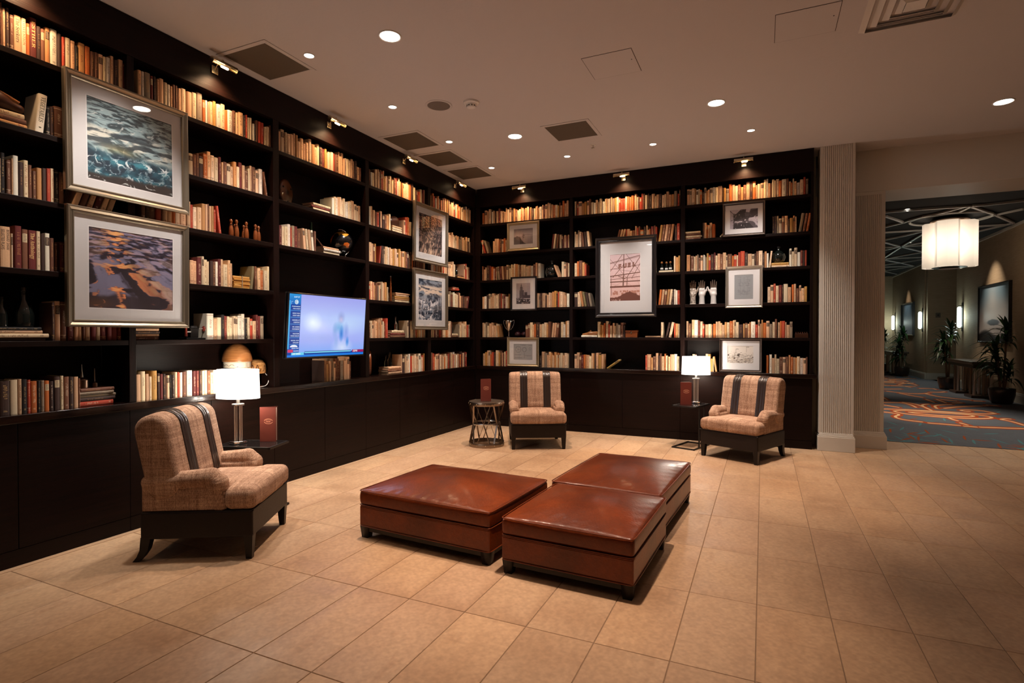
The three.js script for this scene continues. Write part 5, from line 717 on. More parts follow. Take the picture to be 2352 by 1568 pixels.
const sketchTex = bw(480, 330, (c, w, h) => { const r = rng(47); c.fillStyle = '#ece4dc'; c.fillRect(0, 0, w, h); c.lineWidth = 2; for (let k = 0; k < 520; k++) { const y = 110 + 210 * Math.sqrt(r()), x = r() * w, l = 8 + 30 * r(); c.strokeStyle = ['#5c4c40', '#3c322c', '#84705e'][Math.floor(r() * 3)]; c.lineWidth = 1 + 2.5 * r(); c.beginPath(); c.moveTo(x, y); c.quadraticCurveTo(x + l / 2, y - 14 * r(), x + l, y + 8 * (r() - 0.5)); c.stroke(); } for (let k = 0; k < 30; k++) { c.fillStyle = ['#cdbfae', '#eee6de', '#4c3f36'][Math.floor(r() * 3)]; const x = r() * w, y = 130 + r() * 150; c.fillRect(x, y, 14 + 26 * r(), 10 + 18 * r()); c.strokeStyle = '#4c3f36'; c.strokeRect(x, y, 24, 16); } c.strokeStyle = '#332b26'; c.lineWidth = 3; for (const [x, y] of [[160, 60], [350, 22]]) { c.beginPath(); c.moveTo(x, y); c.lineTo(x, 120); c.moveTo(x, y); c.quadraticCurveTo(x + 30, y - 8, x + 48, y + 6); c.quadraticCurveTo(x + 22, y + 10, x, y + 8); c.stroke(); } });
const G_S = 'small framed pictures on the back bookcase';
picture('back', -3.407, -2.902, 2.566, 2.972, 0.004, { fw: 0.036, depth: 0.03, frame: M.goldLeaf, mat: M.matWhite, print: [0.205, 0.795, 0.225, 0.77], tex: pierTex, label: 'small gilt-framed photograph of a pier, upper left of back wall', group: G_S });
picture('back', -3.351, -2.942, 1.697, 2.188, 0.004, { fw: 0.024, depth: 0.03, frame: M.darkFrame, mat: M.matWhite, print: [0.215, 0.75, 0.2, 0.81], tex: towerTex, label: 'small dark-framed photograph of a tall tower building', group: G_S });
picture('back', -3.407, -2.912, 0.891, 1.308, 0.004, { fw: 0.036, depth: 0.03, frame: M.goldLeaf, mat: M.matWhite, print: [0.205, 0.80, 0.235, 0.77], tex: planTex, label: 'small gilt-framed technical drawing with two circles, on the counter', group: G_S });
picture('back', -2.07, -1.257, 1.583, 2.652, 0.02, { fw: 0.062, depth: 0.05, frame: M.darkFrame, print: [0.24, 0.735, 0.205, 0.785], tex: fuelTex, label: 'large black-framed photograph of a rooftop FUEL sign', group: G_S });
picture('back', -0.46, 0.02, 2.56, 2.967, 0.004, { fw: 0.028, depth: 0.03, frame: M.brownFrame, mat: M.matWhite, print: [0.175, 0.83, 0.215, 0.79], tex: engineTex, label: 'small brown-framed photograph of machinery, upper right of back wall', group: G_S });
picture('back', -0.424, -0.003, 1.68, 2.189, 0.004, { fw: 0.036, depth: 0.03, frame: M.silverLeaf, mat: M.matWhite, print: [0.245, 0.745, 0.205, 0.79], tex: schemeTex, label: 'small silver-framed pale diagram, right of the ceramic hands', group: G_S });
picture('back', -0.49, -0.008, 0.891, 1.30, 0.004, { fw: 0.028, depth: 0.03, frame: M.brownFrame, mat: M.matWhite, print: [0.195, 0.80, 0.265, 0.78], tex: sketchTex, label: 'small brown-framed town sketch, behind the right armchair', group: G_S });

// ================================================================ TELEVISION
{
  const W = 1024, Hh = 576, screen = canvasTex(W, Hh, (c) => {
    let g = c.createLinearGradient(0, 0, 0, Hh); g.addColorStop(0, '#a4a8f2'); g.addColorStop(0.35, '#b4c8ff'); g.addColorStop(0.75, '#a4b2fa'); g.addColorStop(1, '#7fb0fa'); c.fillStyle = g; c.fillRect(0, 0, W, Hh);
    const blob = (x, y, a, b, col) => { const q = c.createRadialGradient(0, 0, 0, 0, 0, 1); q.addColorStop(0, col); q.addColorStop(1, col.replace(/[\d.]+\)$/, '0)')); c.save(); c.translate(x, y); c.scale(a, b); c.fillStyle = q; c.fillRect(-1, -1, 2, 2); c.restore(); };
    blob(290, 250, 130, 110, 'rgba(225,240,255,0.9)'); blob(760, 260, 330, 130, 'rgba(200,225,255,0.7)'); blob(700, 500, 170, 110, 'rgba(222,232,255,0.9)'); blob(400, 400, 260, 60, 'rgba(150,170,236,0.6)');
    // someone caught in motion: a soft head, shoulders and arms
    blob(668, 195, 62, 70, 'rgba(140,150,214,0.75)'); blob(668, 220, 36, 42, 'rgba(206,196,232,0.9)'); blob(640, 300, 92, 74, 'rgba(96,168,222,0.75)'); blob(586, 330, 42, 90, 'rgba(100,150,222,0.5)'); blob(680, 360, 40, 92, 'rgba(24,116,214,0.95)'); blob(745, 340, 50, 110, 'rgba(110,140,224,0.6)'); blob(770, 440, 30, 60, 'rgba(40,130,222,0.9)'); blob(612, 430, 40, 90, 'rgba(140,176,236,0.7)');
    // side column of headlines
    g = c.createLinearGradient(0, 0, 0, Hh); g.addColorStop(0, '#2d9be0'); g.addColorStop(0.2, '#0d58b8'); g.addColorStop(0.8, '#0b4cae'); g.addColorStop(1, '#1668c8'); c.fillStyle = g; c.fillRect(0, 0, 138, Hh); c.fillStyle = '#48b4ee'; c.fillRect(0, 60, 18, 440);
    c.fillStyle = '#dff3ff'; c.font = 'bold 20px sans-serif'; c.textAlign = 'right'; c.fillText('6:07 ET', 122, 34);
    c.beginPath(); c.arc(86, 72, 21, 0, 6.3); c.fill(); c.strokeStyle = '#2a4f86'; c.lineWidth = 4; c.beginPath(); c.arc(86, 72, 11, 0.6, 5.6); c.stroke();
    c.strokeStyle = '#bfe6ff'; c.lineWidth = 3; c.beginPath(); c.moveTo(46, 70); c.lineTo(28, 70); c.lineTo(28, 96); c.stroke();
    [['PUNISHMENT', 'FOR A-ROD?'], ['GREAT PACK', 'DON\u2019T MISS'], ['MANZIEL AT', 'CAMPOUT'], ['NFL HANDS', 'STATEMENT'], ['REACTION', 'FROM EAGLES'], ['RACIAL SLUR', 'APOLOGY']].forEach(([a, b], k) => { const y = 96 + k * 62; c.fillStyle = '#083c98'; c.fillRect(24, y, 112, 50); c.fillStyle = '#7fd0fa'; c.fillRect(24, y + 52, 112, 2); c.fillStyle = '#e6f5ff'; c.font = 'bold 15px sans-serif'; c.fillText(a, 132, y + 22, 104); c.fillText(b, 132, y + 42, 104); });
    c.fillStyle = '#e8eefc'; c.beginPath(); c.ellipse(76, 484, 44, 22, 0, Math.PI, 0); c.fill(); c.fillStyle = '#dd3a66'; c.fillRect(8, 506, 60, 26); c.fillStyle = '#f2f4ff'; c.font = 'bold 15px sans-serif'; c.fillText('PRESS STOP', 134, 500, 104); c.fillText('SAILING', 134, 524, 70);
    c.fillStyle = '#0c3f9c'; c.fillRect(0, 536, W, 40); c.fillStyle = '#1d7be0'; c.fillRect(0, 556, W, 20); c.fillStyle = '#7fe0f4'; c.fillRect(210, 532, 620, 10); c.fillStyle = '#0a2f7c'; c.fillRect(205, 526, 630, 5); c.fillStyle = '#6fd4f2'; c.fillRect(50, 534, 150, 24); c.fillStyle = '#ffffff'; c.font = 'bold 20px sans-serif'; c.textAlign = 'left'; c.fillText('.AST WEEK', 60, 553, 130);
    c.fillStyle = '#a01a58'; c.fillRect(850, 524, 174, 26); c.fillStyle = '#ffffff'; c.font = 'italic bold 27px sans-serif'; c.fillText('ESPN', 862, 547);
  });
  const o = thing('television', 'wall-mounted flat television showing a bright blue sports broadcast', 'television', [-3.80, 1.43, -4.093], Math.PI / 2);
  o.rotateX(0.07); const w = 1.045, h = 0.592;
  mesh('casing', [rb(-w / 2, w / 2, -h / 2, h / 2, -0.04, 0.0, 0.008, 2), bx(-0.25, 0.25, -0.2, 0.2, -0.07, -0.04)], M.black, o);
  mesh('bezel', frameGeo(w, h, [[0, -0.02], [0, 0.002], [0.003, 0.005], [0.012, 0.005], [0.013, 0.001]]), std({ color: lin(0.008, 0.008, 0.01), roughness: 0.2, side: THREE.DoubleSide }), o);
  mesh('screen', new THREE.PlaneGeometry(w - 0.026, h - 0.026).translate(0, 0, 0.0015), phy({ color: 0x000000, emissive: 0xffffff, emissiveMap: screen, emissiveIntensity: 0.95, roughness: 0.15 }), o, 'own');
  mesh('wall_bracket', [rb(-0.12, 0.12, -0.12, 0.12, -0.09, -0.06, 0.004)], M.blackMetal, o);
  const l = new THREE.RectAreaLight(new THREE.Color(0.66, 0.78, 1), P_TV, w - 0.03, h - 0.03); l.position.set(0, 0, 0.01); l.lookAt(0, 0, 1); l.rotation.set(0, Math.PI, 0); l.name = 'screen_light'; o.add(l);
}

// ================================================================ ORNAMENTS ON THE SHELVES
const onWall = (name, label, cat, bay, s, y, off, turn = 0, group) => thing(name, label, cat, WALL[BAY[bay].wall].pos(s, y, off), WALL[BAY[bay].wall].turn + turn, group);
const grainTan = dataTex(256, 256, (u, v) => { const n = fbm(u * 3, v * 30, 4, 3, 30); return mix3([128, 78, 40], [190, 130, 76], n); }, true, [4, 4]);
M.oldWood = phy({ map: grainTan, roughness: 0.35, clearcoat: 0.3 });
M.redWood = phy({ map: grainTan, color: lin(0.62, 0.40, 0.30), roughness: 0.3, clearcoat: 0.4 });
M.dimWood = phy({ map: grainTan, color: lin(0.16, 0.11, 0.09), roughness: 0.4 });
M.darkGlass = phy({ color: lin(0.006, 0.009, 0.008), roughness: 0.04, clearcoat: 1, ior: 1.5 });
M.clearGlass = phy({ color: 0xffffff, transmission: 1, thickness: 0.02, roughness: 0.02, ior: 1.5, attenuationColor: new THREE.Color(0.2, 0.28, 0.25), attenuationDistance: 0.08 });
M.silver = std({ color: lin(0.75, 0.73, 0.7), metalness: 1, roughness: 0.14 });
{ // carved dark piece with a pale edge on the first pile
  const o = onWall('wooden_carving', 'dark carved wooden ornament with a pale top on the book pile', 'ornament', 'A', 1.65, yA1 + 0.0005, -0.1, -0.2);
  mesh('body', nets((x, y, z) => smin(cap(x, y, z, [-0.12, 0.075, 0], [0.02, 0.055, 0], 0.07, 0.05), cap(x, y, z, [0.02, 0.05, 0], [0.12, 0.03, 0], 0.045, 0.028), 0.04) < 0 && y < 0 ? 1 : Math.max(smin(cap(x, y, z, [-0.12, 0.075, 0], [0.02, 0.055, 0], 0.07, 0.05), cap(x, y, z, [0.02, 0.05, 0], [0.12, 0.03, 0], 0.045, 0.028), 0.04), -y), [-0.21, -0.01, -0.09], [0.17, 0.16, 0.09], 0.008), M.dimWood, o, 'own');
  mesh('pale_strip', tube([[-0.15, 0.147, 0.01], [-0.05, 0.122, 0.02], [0.05, 0.09, 0.02], [0.12, 0.062, 0.01]], 0.012, 8, 16), M.oldWood, o);
}
{ // wooden pulley disc
  const o = onWall('wooden_pulley', 'round wooden pulley wheel standing on the television bay shelf', 'ornament', 'C', 3.83, SHELF[1] + 0.121, -0.16, 0.35);
  const d = lathe([[0.016, -0.035], [0.105, -0.035], [0.12, -0.03], [0.12, -0.012], [0.108, 0], [0.12, 0.012], [0.12, 0.03], [0.105, 0.035], [0.03, 0.035], [0.028, 0.042], [0.016, 0.042], [0.016, -0.035]], 48).rotateX(Math.PI / 2); mesh('wheel', d, M.redWood.clone(), o).material.color.setRGB(0.34, 0.26, 0.2);
  mesh('hub', cyl(0.015, 0.015, 0.08, 0, -0.04, 0, 16).rotateX(Math.PI / 2), M.blackMetal, o);
  mesh('bolt', [0.6, 2.7, 4.8].map((a) => cyl(0.008, 0.008, 0.008, 0, 0, 0, 12).rotateX(Math.PI / 2).translate(0.085 * Math.cos(a), 0.085 * Math.sin(a), 0.035)), M.blackMetal, o);
}
{ const o = onWall('wooden_mould', 'dark rounded wooden mould on a small pile, beside the frame', 'ornament', 'D', 5.435, SHELF[1] + 0.0822, -0.12);
  mesh('block', nets((x, y, z) => Math.max(smin(cap(x, y, z, [-0.05, 0.05, 0], [0.02, 0.06, 0], 0.06, 0.075), cap(x, y, z, [0.02, 0.05, 0], [0.08, 0.01, 0], 0.05, 0.03), 0.03), -y), [-0.13, -0.01, -0.1], [0.13, 0.15, 0.1], 0.008), M.dimWood, o, 'own'); mesh('base', rb(-0.09, 0.09, 0, 0.008, -0.05, 0.05, 0.003), M.dimWood, o); }
{ // turned skittles
  const sk = lathe([[0, 0], [0.016, 0], [0.019, 0.012], [0.02, 0.04], [0.016, 0.075], [0.011, 0.094], [0.012, 0.099], [0.009, 0.104], [0.008, 0.116], [0.012, 0.122], [0.013, 0.132], [0.009, 0.142], [0.004, 0.146], [0, 0.147]], 20);
  [[3.185, 1, -0.06], [3.245, 1.05, -0.07], [3.285, 0.88, -0.14], [3.325, 1.02, -0.05], [3.365, 0.92, -0.13], [3.425, 1, -0.06], [3.475, 0.98, -0.08]].forEach(([s, k, off], i) => { const o = onWall('turned_skittle', 'turned wooden skittle, ' + ['first', 'second', 'third', 'fourth', 'fifth', 'sixth', 'last'][i] + ' from left in the row of seven', 'skittle', 'B', s, SHELF[2], off, 0, 'turned wooden skittles'); mesh('pin', sk.clone().scale(k, k, k), M.redWood, o); mesh('neck_ring', new THREE.TorusGeometry(0.0125 * k, 0.002, 6, 20).rotateX(Math.PI / 2).translate(0, 0.1 * k, 0), M.dimWood, o); });
}
{ // green enamelled lamp
  const o = onWall('green_lamp', 'small green enamelled lamp behind the pile beside the globe', 'lamp', 'C', 4.215, SHELF[2], -0.2), gr = phy({ color: lin(0.012, 0.07, 0.032), roughness: 0.15, clearcoat: 0.8 });
  mesh('post', cyl(0.012, 0.012, 0.17, -0.02, 0, 0, 16), M.steel, o); mesh('foot', cyl(0.05, 0.045, 0.012, -0.02, 0, 0, 24), M.blackMetal, o);
  mesh('shade', [lathe([[0.02, 0.225], [0.05, 0.22], [0.052, 0.17], [0.05, 0.165], [0, 0.165]], 28), cyl(0.016, 0.012, 0.1, 0, 0.22, 0, 16)], gr, o); mesh('arm', rod([0.03, 0.17, 0.03], [0.11, 0.06, 0.08], 0.007), M.dimWood, o);
}
{ // globe
  const map = canvasTex(1024, 512, (c, w, h) => { c.fillStyle = '#0d0d10'; c.fillRect(0, 0, w, h); c.strokeStyle = '#2c2a28'; c.lineWidth = 1; for (let i = 0; i < 24; i++) { c.beginPath(); c.moveTo(i * w / 24, 0); c.lineTo(i * w / 24, h); c.stroke(); } for (let i = 1; i < 12; i++) { c.beginPath(); c.moveTo(0, i * h / 12); c.lineTo(w, i * h / 12); c.stroke(); } const P = (col, p) => { c.fillStyle = col; c.beginPath(); p.forEach(([x, y], i) => (i ? c.lineTo((x + 180) / 360 * w, (90 - y) / 180 * h) : c.moveTo((x + 180) / 360 * w, (90 - y) / 180 * h))); c.closePath(); c.fill(); };
    P('#c8571a', [[-165, 65], [-125, 70], [-85, 72], [-60, 52], [-70, 43], [-80, 26], [-97, 20], [-83, 9], [-105, 20], [-123, 38], [-130, 55]]); P('#d9822c', [[-80, 10], [-50, 2], [-35, -7], [-42, -22], [-58, -36], [-68, -54], [-74, -40], [-70, -18], [-81, -5]]); P('#b84a14', [[-10, 36], [10, 37], [32, 31], [43, 12], [51, 11], [40, -8], [35, -22], [20, -35], [13, -18], [9, 4], [-8, 5], [-17, 15]]); P('#e0a03c', [[-10, 44], [0, 50], [10, 58], [28, 70], [60, 70], [100, 77], [140, 73], [178, 66], [160, 60], [140, 52], [128, 38], [120, 24], [108, 10], [100, 14], [88, 22], [78, 8], [70, 22], [55, 26], [44, 13], [36, 30], [26, 40], [14, 40]]); P('#c96422', [[114, -22], [130, -12], [143, -11], [153, -28], [146, -39], [130, -32], [116, -35]]); P('#d8cfc0', [[-50, 60], [-22, 70], [-30, 82], [-60, 80]]); P('#d8cfc0', [[-180, -72], [180, -72], [180, -90], [-180, -90]]); });
  const o = onWall('globe', 'black and orange world globe in a silver arm', 'globe', 'C', 4.61, SHELF[2], -0.16);
  mesh('ball', new THREE.SphereGeometry(0.118, 48, 32).rotateY(2.2).rotateZ(-0.4).translate(0, 0.175, 0), phy({ map, roughness: 0.18, clearcoat: 0.8, clearcoatRoughness: 0.08 }), o, 'own');
  mesh('meridian_arm', tube([...Array(17)].map((_, k) => { const a = 1.95 - k / 16 * Math.PI * 1.02; return [0.137 * Math.cos(a), 0.175 + 0.137 * Math.sin(a), 0]; }), 0.007, 8, 48), M.silver, o);
  mesh('stem', rod([0.06, 0.05, 0], [0.055, 0.015, 0], 0.008), M.silver, o); mesh('foot', lathe([[0, 0], [0.07, 0], [0.07, 0.006], [0.03, 0.016], [0, 0.018]], 36).translate(0.03, 0, 0), M.silver, o);
}
const bottle = (name, label, bay, s, y, off, k, mat, prof) => { const o = onWall(name, label, 'bottle', bay, s, y, off); mesh('body', lathe(prof.map(([a, b]) => [a * k, b * k]), 28), mat, o); const e = prof[prof.length - 1]; mesh('stopper', cyl(e[0] * k * 0.8, e[0] * k, 0.02 * k, 0, e[1] * k * 0.985, 0, 16), M.black, o); return o; };
const tall = [[0, 0], [0.03, 0], [0.034, 0.008], [0.034, 0.09], [0.03, 0.11], [0.012, 0.14], [0.011, 0.18], [0.014, 0.184], [0.013, 0.192]], jug = [[0, 0], [0.04, 0], [0.048, 0.01], [0.05, 0.07], [0.04, 0.12], [0.018, 0.16], [0.016, 0.2], [0.02, 0.204], [0.018, 0.212]], ball = [[0, 0], [0.05, 0], [0.085, 0.03], [0.1, 0.085], [0.09, 0.135], [0.055, 0.175], [0.022, 0.19], [0.02, 0.225], [0.026, 0.23], [0.024, 0.236]];
bottle('glass_bottle', 'slim dark glass bottle on the pile, fifth shelf far left', 'A', 1.695, yA4 + 0.0004, -0.12, 0.85, M.darkGlass, tall); bottle('glass_bottle', 'broader dark glass jug on the pile, fifth shelf far left', 'A', 1.80, yA4 + 0.0004, -0.12, 1.05, M.darkGlass, jug);
bottle('glass_bottle', 'small dark bottle on the pile, third shelf of the corner bay', 'E', 6.93, yE2 + 0.0004, -0.1, 0.62, M.darkGlass, tall); bottle('silver_flask', 'small silver flask on the pile beside the sea foam picture', 'D', 5.50, yD4 + 0.0004, -0.12, 0.8, M.silver, tall); bottle('glass_bottle', 'dark jug on the pile, fifth shelf of the corner bay', 'E', 6.80, yE4 + 0.0004, -0.12, 0.8, M.darkGlass, jug);
bottle('glass_bottle', 'left of two small clear bottles on the counter pile by the wheel', 'D', 5.315, yD5 + 0.0004, -0.12, 0.62, M.clearGlass, tall); bottle('glass_bottle', 'right of two small clear bottles on the counter pile by the wheel', 'D', 5.385, yD5 + 0.0004, -0.12, 0.8, M.clearGlass, tall);
bottle('glass_jar', 'large round dark glass jar on the third shelf, back-wall corner bay', 'F', -2.765, SHELF[2], -0.14, 1.02, M.darkGlass, ball); bottle('glass_jar', 'round dark glass flask on two books, right back bay', 'H', 0.17, yH2 + 0.0004, -0.12, 0.8, M.darkGlass, ball);
{ // tied bundle of old papers
  const o = onWall('paper_bundle', 'tied bundle of yellowed papers on the fourth shelf', 'paper bundle', 'B', 3.275, SHELF[3], -0.1), r = rng(77), ym = [[206, 150, 70], [188, 128, 52], [220, 168, 92]].map((c) => std({ color: new THREE.Color(`rgb(${c})`), roughness: 0.9 }));
  for (let k = 0; k < 9; k++) mesh('sheaf', bx(-0.078, 0.078, k * 0.0115, k * 0.0115 + 0.011, -0.055, 0.055).rotateY(rr(-0.07, 0.07, r)).translate(rr(-0.004, 0.004, r), 0, rr(-0.004, 0.004, r)), ym[k % 3], o);
  mesh('string', [bx(-0.002, 0.002, 0.0, 0.106, -0.063, 0.063)], std({ color: lin(0.5, 0.4, 0.25), roughness: 0.9 }), o);
}
{ const o = onWall('wooden_spindle', 'tall slender turned wooden spindle beside the book pile', 'ornament', 'D', 5.355, SHELF[3], -0.08); mesh('shaft', lathe([[0, 0], [0.016, 0], [0.016, 0.02], [0.012, 0.03], [0.013, 0.18], [0.008, 0.2], [0.011, 0.215], [0.007, 0.23], [0.006, 0.27], [0.009, 0.28], [0.005, 0.295], [0, 0.298]], 18), M.redWood, o); mesh('tip', new THREE.SphereGeometry(0.008, 12, 10).translate(0, 0.302, 0), M.steel, o); }
{ // coffee grinder
  const o = onWall('hand_grinder', 'small black iron hand grinder with red knobs', 'grinder', 'B', 2.86, SHELF[4], -0.1); mesh('base', rb(-0.075, 0.085, 0, 0.014, -0.05, 0.05, 0.003), M.blackMetal, o); mesh('housing', [rb(-0.03, 0.04, 0.014, 0.09, -0.03, 0.03, 0.006), cyl(0.04, 0.034, 0.016, 0.005, 0.09, 0, 24)], M.blackMetal, o);
  mesh('crank', [rod([0.04, 0.085, 0.03], [0.075, 0.085, 0.03], 0.005), rod([-0.03, 0.06, 0.035], [-0.065, 0.06, 0.035], 0.005)], M.steel, o); const red = phy({ color: lin(0.2, 0.03, 0.02), roughness: 0.3, clearcoat: 0.5 }); mesh('knob', new THREE.SphereGeometry(0.022, 16, 12).scale(0.7, 1, 1).translate(0.085, 0.085, 0.03), red, o); mesh('handle', cyl(0.012, 0.009, 0.075, -0.07, 0.025, 0.035, 14), red, o);
}
for (const [s, k, l] of [[2.10, 1, 'larger brass oil can on the counter pile'], [2.175, 0.55, 'smaller oil can on the counter pile']]) { const o = onWall('oil_can', l, 'oil can', 'A', s, yA5 + 0.0004, -0.1, 0, 'oil cans'); mesh('can', lathe([[0, 0], [0.032 * k, 0], [0.034 * k, 0.004], [0.034 * k, 0.052 * k], [0.028 * k, 0.062 * k], [0.012 * k, 0.072 * k], [0, 0.072 * k]], 24), std({ color: lin(0.16, 0.1, 0.07), metalness: 1, roughness: 0.3 }), o); mesh('spout', lathe([[0.009 * k, 0.07 * k], [0.003, 0.12], [0.002, 0.155 * (0.6 + 0.4 * k)], [0, 0.155 * (0.6 + 0.4 * k)]], 14), M.bronzeMetal, o); }
{ // hat blocks on stands
  const script = canvasTex(512, 64, (c, w, h) => { c.fillStyle = '#d9cdb8'; c.fillRect(0, 0, w, h); c.strokeStyle = '#6c5a48'; c.lineWidth = 2; c.strokeRect(4, 6, w - 8, h - 12); c.beginPath(); for (let x = 60; x < 440; x += 4) { const y = 34 + 9 * Math.sin(x * 0.16) * (hash(x, 3) > 0.2 ? 1 : 0.3) - (hash(x, 9) > 0.9 ? 12 : 0); x === 60 ? c.moveTo(x, y) : c.lineTo(x, y); } c.lineWidth = 3; c.strokeStyle = '#4c3c30'; c.stroke(); });
  const burnt = canvasTex(512, 128, (c, w, h) => { c.fillStyle = '#b98650'; c.fillRect(0, 0, w, h); const r = rng(3); for (let k = 0; k < 60; k++) { c.strokeStyle = r() < 0.5 ? '#a8743f' : '#c89660'; c.lineWidth = 2 + 3 * r(); c.beginPath(); c.moveTo(0, r() * h); c.bezierCurveTo(170, r() * h, 340, r() * h, w, r() * h); c.stroke(); } c.strokeStyle = '#4a2c18'; c.lineWidth = 5; for (const x0 of [0, 128, 256, 384]) { c.beginPath(); for (let x = x0 + 10; x < x0 + 118; x += 4) { const y = 84 + 14 * Math.sin(x * 0.17); x === x0 + 10 ? c.moveTo(x, y) : c.lineTo(x, y); } c.stroke(); } });
  const bm = phy({ map: burnt, roughness: 0.28, clearcoat: 0.5 });
  const dome = (k, h) => lathe([[0.104 * k, 0], [0.108 * k, 0.004], [0.108 * k, h * 0.35], [0.1 * k, h * 0.68], [0.075 * k, h * 0.9], [0.04 * k, h * 0.985], [0, h]], 40);
  const a = onWall('hat_block', 'taller wooden hat block with a crease, behind the left lamp', 'hat block', 'B', 3.30, COUNTER, -0.14); mesh('crown', nets((x, y, z) => { const e = Math.hypot(x / 0.112, Math.max(0, y - 0.235) / 0.16, z / 0.13) - 1, d = e * 0.11; return Math.max(Math.max(d, 0.235 - y), -(cap(x, y, z, [-0.02, 0.42, 0.09], [0.03, 0.40, 0.14], 0.02, 0.02))); }, [-0.13, 0.22, -0.15], [0.13, 0.41, 0.16], 0.007), M.oldWood, a, 'own');
  mesh('band', cyl(0.104, 0.104, 0.05, 0, 0.185, 0, 36).scale(1, 1, 1.1), std({ map: script, roughness: 0.7 }), a, 'own'); mesh('stand', [cyl(0.03, 0.03, 0.18, 0, 0.006, 0, 16), cyl(0.075, 0.07, 0.02, 0, 0, 0, 28)], M.dimWood, a);
  const b = onWall('hat_block', 'lower round wooden hat block beside the television niche', 'hat block', 'B', 3.475, COUNTER, -0.13); mesh('crown', dome(0.82, 0.125).translate(0, 0.125, 0), bm, b, 'own'); mesh('stand', [cyl(0.03, 0.03, 0.12, 0, 0.005, 0, 16), cyl(0.065, 0.06, 0.018, 0, 0, 0, 28)], M.dimWood, b); mesh('cable', tube([[0.08, 0.12, 0.03], [0.1, 0.08, 0.05], [0.06, 0.02, 0.07], [-0.06, 0.006, 0.08]], 0.003, 6, 20), M.white, b);
}
{ // spoked wooden wheel
  const o = onWall('wheel_ornament', 'upright spoked wooden wheel on the counter', 'wheel', 'D', 5.00, COUNTER + 0.146, -0.13, 0.75);
  mesh('rim', lathe([[0.11, -0.028], [0.135, -0.03], [0.145, -0.018], [0.145, 0.018], [0.135, 0.03], [0.11, 0.028], [0.105, 0], [0.11, -0.028]], 48).rotateX(Math.PI / 2), M.redWood, o); for (let k = 0; k < 3; k++) mesh('spoke', rb(-0.018, 0.018, 0.02, 0.115, -0.014, 0.014, 0.005).rotateZ(k * 2.094 + 0.4), M.redWood, o); mesh('hub', cyl(0.032, 0.032, 0.05, 0, -0.025, 0, 24).rotateX(Math.PI / 2), M.dimWood, o);
}
// back wall ornaments
['left', 'middle', 'right'].forEach((w, i) => { const o = onWall('stoppered_bottle', w + ' of three dark miniature bottles with pale stoppers', 'bottle', 'G', -1.215 + i * 0.055, SHELF[2] + 0.0284, -0.1 - 0.03 * (i % 2), 0, 'miniature bottles'); mesh('body', lathe([[0, 0], [0.017, 0], [0.019, 0.01], [0.018, 0.06], [0.009, 0.08], [0.008, 0.095], [0, 0.096]], 18), M.darkGlass, o); mesh('stopper', new THREE.SphereGeometry(0.014, 14, 10).scale(1, 1.2, 1).translate(0, 0.108, 0), M.oldWood, o); mesh('label', cyl(0.0195, 0.0195, 0.022, 0, 0.018, 0, 18, true), M.matBoard, o); });
{ // ceramic glove moulds
  const hand = (mir) => nets((X, y, z) => { const x = X * mir; let d = cap(x, y, z, [0, 0, 0], [0, 0.12, 0], 0.036, 0.031); d = Math.max(d, -y); d = smin(d, sdBox(x, y - 0.16, z, 0.038, 0.045, 0.018, 0.016), 0.03);
    for (const [fx, top, bx0, r] of [[-0.036, 0.285, -0.028, 0.0085], [-0.013, 0.305, -0.0105, 0.009], [0.011, 0.308, 0.0085, 0.009], [0.033, 0.29, 0.027, 0.0085]]) d = smin(d, cap(x, y, z, [bx0, 0.19, 0], [fx, top, 0.002], r + 0.0015, r * 0.72), 0.006);
    d = smin(d, smin(cap(x, y, z, [0.03, 0.14, 0.004], [0.054, 0.175, 0.012], 0.015, 0.011), cap(x, y, z, [0.054, 0.175, 0.012], [0.066, 0.222, 0.014], 0.010, 0.0075), 0.01), 0.014); return d; }, [-0.085, -0.012, -0.05], [0.085, 0.325, 0.05], 0.0046);
  const g1 = hand(1), g2 = hand(-1), white = phy({ color: lin(0.62, 0.58, 0.55), roughness: 0.3, clearcoat: 0.5 }), speck = std({ map: dataTex(256, 256, (u, v) => { const n = ridge(u * 18, v * 18, 3); return n > 0.55 ? [70, 55, 46] : [200, 186, 172]; }, true, [6, 6]), roughness: 0.5 });
  [[-0.825, g1, speck, 'left ceramic glove mould with brown crackled surface'], [-0.715, g1, white, 'middle plain white ceramic glove mould'], [-0.575, g2, white, 'right white ceramic glove mould, thumb to the left']].forEach(([s, g, m, l]) => { const o = onWall('ceramic_hand', l, 'hand mould', 'H', s, SHELF[3], -0.13, 0, 'ceramic glove moulds'); mesh('hand', g, m, o, 'own'); mesh('cuff', lathe([[0.03, 0], [0.0375, 0], [0.0385, 0.004], [0.0375, 0.012], [0.034, 0.012]], 28), m, o); });
}
